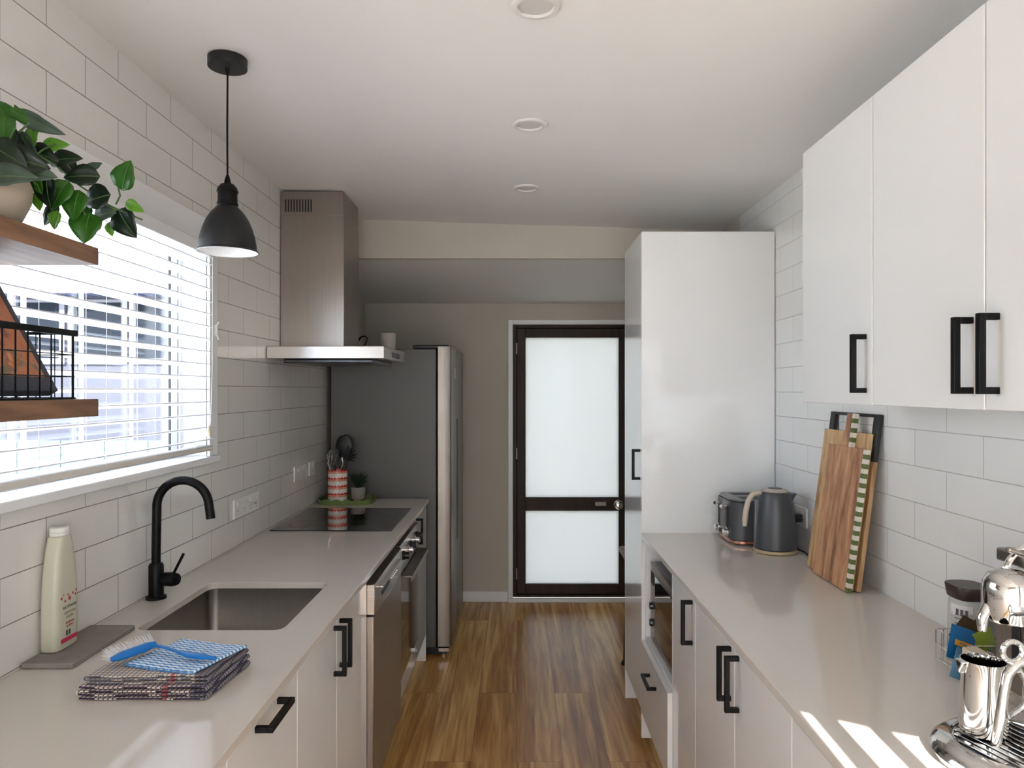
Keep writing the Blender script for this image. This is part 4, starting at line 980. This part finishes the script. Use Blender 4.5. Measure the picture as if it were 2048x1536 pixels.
pgo = tag(pg.build('power_plug', RUBBER, bevel=.004), 'black plug with cord in the outlet behind the kettle', 'plug')
pts = [(XR-.046, 2.836, 1.03), (XR-.046, 2.83, 1.0), (XR-.045, 2.82, .95), (XR-.042, 2.80, .922), (XR-.03, 2.76, .9185), (XR-.035, 2.70, .9185), (XR-.035, 2.73, .9185)]
MB().tube(pts, .0032, 8).build('cord', RUBBER, pgo)

# chopping boards
def board_matrix(xb, yc, lean): return Matrix.Translation((xb, yc, CT+.0012)) @ Matrix.Rotation(lean, 4, 'Y')
LEAN = math.radians(7.3)
BW1 = wood_mat('acacia_light', rgb(146, 104, 66), rgb(200, 160, 112), rgb(224, 190, 144), 'Z', 1.3, .5, seed=3)
BW2 = wood_mat('acacia_red', rgb(120, 78, 54), rgb(178, 128, 92), rgb(208, 160, 120), 'Z', 1.5, .5, seed=8)
BW3 = wood_mat('acacia_pale', rgb(128, 92, 58), rgb(188, 148, 104), rgb(214, 180, 136), 'Z', 1.2, .5, seed=14)
def board_thing(lab): return thing('chopping_board', (1.0, 2.36, CT), lab, 'chopping board')
# back board with black painted top and hand slot
b = board_thing('tallest chopping board, black painted top with wide hand slot, leaning against the tiles')
M_ = board_matrix(1.030, 2.393, LEAN); hw = .172
m = MB(); m.box(0, .014, -hw, hw, .002, .40); m.v = [M_ @ p for p in m.v]; m.build('board', BW3, b, bevel=.002)
m = MB(); m.box(0, .014, -hw, -hw+.035, .4003, .545); m.box(0, .014, hw-.035, hw, .4003, .545); m.box(0, .014, -hw+.035, hw-.035, .535, .545); m.box(0, .014, -hw+.035, hw-.035, .4003, .43)
m.v = [M_ @ p for p in m.v]; m.build('painted_top', mat('black_paint', rgb(22, 22, 24), .5), b, bevel=.002, label='black painted end')
b = board_thing('pale plain wooden chopping board in the middle of the leaning stack')
M_ = board_matrix(1.0135, 2.405, LEAN+.003)
m = MB(); m.box(0, .014, -.168, .158, .002, .485); m.v = [M_ @ p for p in m.v]; m.build('board', BW1, b, bevel=.002)
b = board_thing('reddish paddle board with green and white checked strip, front of the leaning boards')
M_ = board_matrix(.996, 2.342, LEAN+.006); fw = .131
m = MB(); m.box(0, .014, -fw+.017, fw, .002, .438)
m.v = [M_ @ p for p in m.v]; m.build('board', BW2, b, bevel=.0015)
m = MB(); m.box(0, .014, -.010, .030, .4385, .545); m.v = [M_ @ p for p in m.v]; m.build('handle', BW2, b, bevel=.003)
CG = mat('checker_green', rgb(92, 106, 52), .5); CW = mat('checker_white', rgb(224, 216, 200), .5)
g = MB(); wv = MB(); N_ = 30
for i in range(N_):
    z0 = .002+.436*i/N_; z1 = .002+.436*(i+1)/N_
    t_ = g if i % 2 == 0 else wv
    t_.box(0, .014, -fw, -fw+.0165, z0, z1)
g2 = MB(); w2 = MB()
for i in range(7):
    z0 = .4385+.1065*i/7; z1 = .4385+.1065*(i+1)/7
    t_ = g2 if i % 2 else w2
    t_.box(0, .014, -.0268, -.0105, z0, z1)
for t_, mm, nm in ((g, CG, 'green_squares'), (wv, CW, 'white_squares'), (g2, CG, 'handle_green_squares'), (w2, CW, 'handle_white_squares')):
    t_.v = [M_ @ p for p in t_.v]; t_.build(nm, mm, b, smooth=0)

# coffee jar
cj = thing('coffee_jar', (1.068, 1.735, CT), 'glass coffee jar with dark brown lid beside the coffee machine', 'jar')
jc = (1.066, 1.735, CT+.0006)
oval_loft([(.032, .036, 0), (.036, .040, .006), (.037, .042, .05), (.035, .040, .10), (.033, .038, .122), (.034, .038, .124)], jc, 36, 2.6).build('glass_body', mat('jar_glass', rgb(196, 196, 192), .08, coat=.3), cj, smooth=60)
oval_loft([(.035, .0405, .1245), (.036, .0415, .126), (.040, .0455, .152), (.0385, .044, .155)], jc, 36, 3.2).build('lid', mat('brown_lid', rgb(52, 36, 34), .35), cj, smooth=45)
cf = oval_loft([(.0362, .0410, .02), (.0374, .0424, .05), (.0362, .0412, .085)], jc, 36, 2.6); cf.v = [p for p in cf.v]
lbm = mat('jar_label', rgb(226, 222, 222), .5); lab_ = MB(); xj = jc[0]; yj = jc[1]
def patch(mb, a0, a1, z0, z1, off, n=8, e=2.6):
    vs = []; fs = []
    def R_(z): 
        tb = [(0, .032, .036), (.006, .036, .040), (.05, .037, .042), (.10, .035, .040), (.122, .033, .038)]
        for (za, xa_, ya_), (zb_, xb_, yb_) in zip(tb, tb[1:]):
            if za <= z <= zb_: t = (z-za)/(zb_-za); return xa_+(xb_-xa_)*t, ya_+(yb_-ya_)*t
        return .033, .038
    for i in range(n+1):
        t = math.radians(a0+(a1-a0)*i/n); cx = math.copysign(abs(math.cos(t))**(2/e), math.cos(t)); cy = math.copysign(abs(math.sin(t))**(2/e), math.sin(t))
        for o_ in (0, .0004):
            for z in (z0, z1):
                A, B = R_(z); vs.append((xj+(A+off+o_)*cx, yj+(B+off+o_)*cy, jc[2]+z))
    for i in range(n):
        a = i*4; b_ = a+4; fs += [(a+2, a+3, b_+3, b_+2), (a, b_, b_+1, a+1), (a, a+2, b_+2, b_), (a+1, b_+1, b_+3, a+3)]
    fs += [(0, 1, 3, 2), (n*4, n*4+2, n*4+3, n*4+1)]
    mb.add(vs, fs)
patch(lab_, 175, 258, .012, .112, .0006, 12); lab_.build('label', lbm, cj)
q = MB(); patch(q, 262, 330, .012, .085, .0006, 10); q.build('coffee', mat('coffee_brown', rgb(64, 42, 34), .5), cj)
q = MB()
for i in range(3): patch(q, 195+i*18, 206+i*18, .088, .103, .0012, 3)
for i in range(3): patch(q, 192, 240, .080-i*.012, .082-i*.012, .0012, 6)
q.build('label_print', mat('label_print', rgb(92, 86, 88), .5), cj)
q = MB(); patch(q, 215, 250, .050, .070, .0016, 5); q.build('label_emblem', mat('label_emblem', rgb(186, 70, 70), .5), cj)

# wire tray of sachets
wt = thing('sachet_basket', (.98, 1.6, CT), 'small clear and wire basket of tea sachets behind the milk jug', 'basket')
m = MB(); X0, X1, Y0, Y1 = .958, 1.045, 1.560, 1.675
for z in (.003, .035, .07): m.tube([(X0, Y0, CT+z), (X1, Y0, CT+z), (X1, Y1, CT+z), (X0, Y1, CT+z), (X0, Y0, CT+z)], .0012, 6)
for i in range(6):
    x = X0+(X1-X0)*i/5
    m.tube([(x, Y0, CT+.002), (x, Y0, CT+.07)], .001, 5); m.tube([(x, Y1, CT+.002), (x, Y1, CT+.07)], .001, 5); m.tube([(x, Y0, CT+.003), (x, Y1, CT+.003)], .001, 5)
for i in range(5):
    y = Y0+(Y1-Y0)*i/5; m.tube([(X0, y, CT+.002), (X0, y, CT+.07)], .001, 5)
m.build('wires', CHROME, wt)
def sachet(c, w_, h_, rot, m1, m2, lab, band=True):
    t = thing('tea_sachet', c, lab, 'sachet', None)
    Mx = Matrix.Translation(c) @ Euler(rot).to_matrix().to_4x4()
    q = MB(); vs = []; fs = []; n_ = 6
    for s_ in (-1, 1):
        for i in range(n_+1):
            for j in range(n_+1):
                u, v = -1+2*i/n_, -1+2*j/n_; vs.append(Mx @ Vector((u*w_/2, s_*(.0006+.005*(1-u*u)*(1-v*v)), v*h_/2)))
    K = (n_+1)**2
    for s_ in (0, 1):
        for i in range(n_):
            for j in range(n_): a = s_*K+i*(n_+1)+j; fs.append((a, a+1, a+n_+2, a+n_+1))
    for i in range(n_):
        for a, b_ in ((i*(n_+1), (i+1)*(n_+1)), (i*(n_+1)+n_, (i+1)*(n_+1)+n_), (i, i+1), (n_*(n_+1)+i, n_*(n_+1)+i+1)): fs.append((a, b_, K+b_, K+a))
    q.add(vs, fs); q.build('packet', m1, t, smooth=60)
    if band: MB().box(-w_*.34, w_*.34, -.0068, -.0055, -.006, .006, Mx).build('packet_band', m2, t)
    return t
ORG = mat('sachet_orange', rgb(214, 150, 50), .5)
sachet((.965, 1.590, CT+.064), .062, .072, (math.radians(-12), math.radians(20), math.radians(6)), mat('sachet_blue', rgb(20, 96, 152), .35), ORG, 'deep blue tea sachet with orange band, upper one in the basket')
sachet((.945, 1.548, CT+.034), .052, .064, (math.radians(-6), math.radians(20), math.radians(4)), mat('sachet_pale_blue', rgb(86, 132, 162), .35), ORG, 'pale blue sachet at the lower left front of the basket', False)
sachet((1.020, 1.60, CT+.068), .045, .05, (math.radians(8), math.radians(-24), 0), mat('sachet_green', rgb(150, 170, 60), .4), ORG, 'lime green sachet at the right of the basket', False)
sachet((1.010, 1.635, CT+.074), .07, .06, (math.radians(14), math.radians(28), 0), mat('sachet_brown', rgb(82, 62, 44), .4), ORG, 'brown sachet at the back of the basket', False)

# coffee machine
cm = thing('coffee_machine', (.86, 1.24, CT), 'chrome capsule coffee machine at the right edge with a steam wand', 'coffee machine')
MX, MY = .824, 1.205
MB().lathe([(0, .0006), (.112, .0006), (.1255, .004), (.128, .012), (.124, .022), (.112, .031), (.097, .035), (.094, .033), (.093, .030), (0, .030)], (MX, MY, CT), 64).build('base', CHROME, cm)
gr = MB()
for i in range(11):
    y = -.0775+i*.0155; hw_ = math.sqrt(max(.0004, .088**2-y*y)); gr.box(-hw_, hw_, y-.0045, y+.0045, .0305, .0345)
gr.xf(Matrix.Translation((MX, MY, CT)) @ Matrix.Rotation(math.radians(-72), 4, 'Z')); gr.build('drip_grille', CHROME, cm, bevel=.0012)
MB().lathe([(0, .0300), (.091, .0300), (.091, .0304), (0, .0304)], (MX, MY, CT), 40).build('drip_tray', RUBBER, cm)
bd = rr3(.965, 1.10, 1.22, 1.475, .03, CT+.002, CT+.262)
bd.build('body', CHROME, cm, bevel=.01, seg=4)
rr3(.952, .9645, 1.235, 1.46, .006, CT+.036, CT+.225).build('front_panel', STEEL, cm, bevel=.002)
MB().prism([(p[0], p[1]) for p in rrect(1.385, 1.405, CT+.09, CT+.17, .0095, 8)], .9485, .9515, 'x').build('capsule_slot', RUBBER, cm)
HX, HY = .878, 1.305
MB().lathe([(0, .205), (.036, .205), (.042, .207), (.044, .212), (.044, .258), (.042, .274), (.034, .288), (.018, .296), (0, .298)], (HX, HY, CT), 44).build('brew_head', CHROME, cm)
MB().tube([(HX-.022, HY, CT+.235), (HX-.040, HY, CT+.228), (HX-.050, HY-.002, CT+.210), (HX-.051, HY-.003, CT+.188)], [.009, .010, .010, .0075], 16).build('coffee_spout', CHROME, cm)
MB().tube(arc((HX+.07, HY+.01, CT+.27), .075, 178, 60, 14), [.006]*15, 10).build('lever_hoop', CHROME, cm)
lv_ = MB(); lv_.tube([(HX-.012, HY-.01, CT+.335), (HX+.01, HY-.01, CT+.328), (HX+.05, HY-.01, CT+.318), (HX+.12, HY, CT+.320)], [.0055, .004, .006, .007], 10); lv_.box(HX+.02, HX+.14, HY-.02, HY+.07, CT+.298, CT+.322); lv_.build('lever', STEEL, cm, bevel=.004)
SXw, SYw = .792, 1.175
wnd = MB().tube([(.966, 1.235, CT+.215), (.90, 1.20, CT+.205), (.83, 1.178, CT+.187), (.802, 1.176, CT+.176), (.787, 1.175, CT+.160), (.781, 1.174, CT+.135), (.774, 1.174, CT+.09), (.768, 1.174, CT+.052), (.767, 1.174, CT+.046)], [.008, .008, .008, .008, .008, .0078, .0078, .0078, .006], 16); wo_ = wnd.build('steam_wand', CHROME, cm)
MB().tube([Vector((.796, 1.176, CT+.196))+Vector((math.cos(t)*.016, 0, math.sin(t)*.016)) for t in [2*PI*k/24 for k in range(25)]], .0045, 10, cap=False).build('wand_ring', CHROME, wo_)
MB().box(.922, .9515, 1.236, 1.262, CT+.17, CT+.24).build('side_knob', CHROME, cm, bevel=.007, seg=3)
# milk jug
JX, JY = .789, 1.240; jz = CT+.0352
mj = thing('milk_jug', (JX, JY, jz), 'polished steel milk jug standing on the coffee machine grille', 'jug')
pf = [(0, .0005), (.034, .0005), (.039, .004), (.0405, .02), (.0385, .06), (.0365, .09), (.037, .118), (.038, .124), (.0368, .124), (.0355, .115), (.035, .09), (.037, .06), (.038, .01), (0, .008)]
MB().lathe([(r*.90, z) for r, z in pf], (JX, JY, jz), 48).build('body', CHROME, mj)
MB().tube([(JX+.036, JY-.004, jz+.105), (JX+.058, JY-.006, jz+.108), (JX+.068, JY-.008, jz+.09), (JX+.065, JY-.008, jz+.05), (JX+.038, JY-.005, jz+.028)], [.004, .0055, .0055, .005, .004], 10).build('handle', CHROME, mj)
MB().prism([(JY-.012, jz+.124), (JY+.012, jz+.124), (JY, jz+.100)], JX-.042, JX-.031, 'x').build('spout', CHROME, mj, bevel=.003)
o = rr3(.927, .962, 1.486, 1.53, .006, CT+.0006, CT+.080)
tag(o.build('paper_filter_box', mat('cream_paper', rgb(206, 190, 168), .7), bevel=.002), 'small cream paper box between the milk jug and the sachet basket', 'box')

# wooden stool beyond the pantry
sw = wood_mat('stool_wood', rgb(70, 48, 36), rgb(110, 80, 60), rgb(138, 104, 80), 'X', 1.5, .5)
sto = thing('wooden_stool', (.72, 4.02, 0), 'dark wooden stool mostly hidden behind the pantry cabinet', 'stool')
MB().prism(rrect(.575, .88, 3.86, 4.14, .02), .62, .650, 'z').build('seat', sw, sto, bevel=.004)
for sx in (0, 1):
    for sy in (0, 1):
        a = Vector((.63+sx*.21, 3.90+sy*.20, .6195)); b_ = Vector((.600+sx*.27, 3.88+sy*.20, .0)); lg = MB().tube([a, b_], [.015, .010], 12).build('leg', mat('stool_leg_dark', rgb(36, 28, 24), .5), sto); MB().lathe([(0, .0005), (.020, .0005), (.020, .010), (.012, .028), (0, .028)], (b_.x, b_.y, 0), 18).build('foot', RUBBER, lg)

# repeats of one kind share a group
GROUPS = {'chopping_board': 'chopping boards leaning on the right tiles', 'floating_shelf': 'oak shelves in front of the window', 'tea_sachet': 'sachets in the basket',
          'tea_towel': 'folded tea towels', 'wall_cabinet': 'white wall cabinets', 'base_cabinet': 'white base cabinets', 'power_outlet': 'white power outlets'}
for o in list(COL.objects):
    k = o.name.split('.')[0]
    if o.parent is None and k in GROUPS: o['group'] = GROUPS[k]
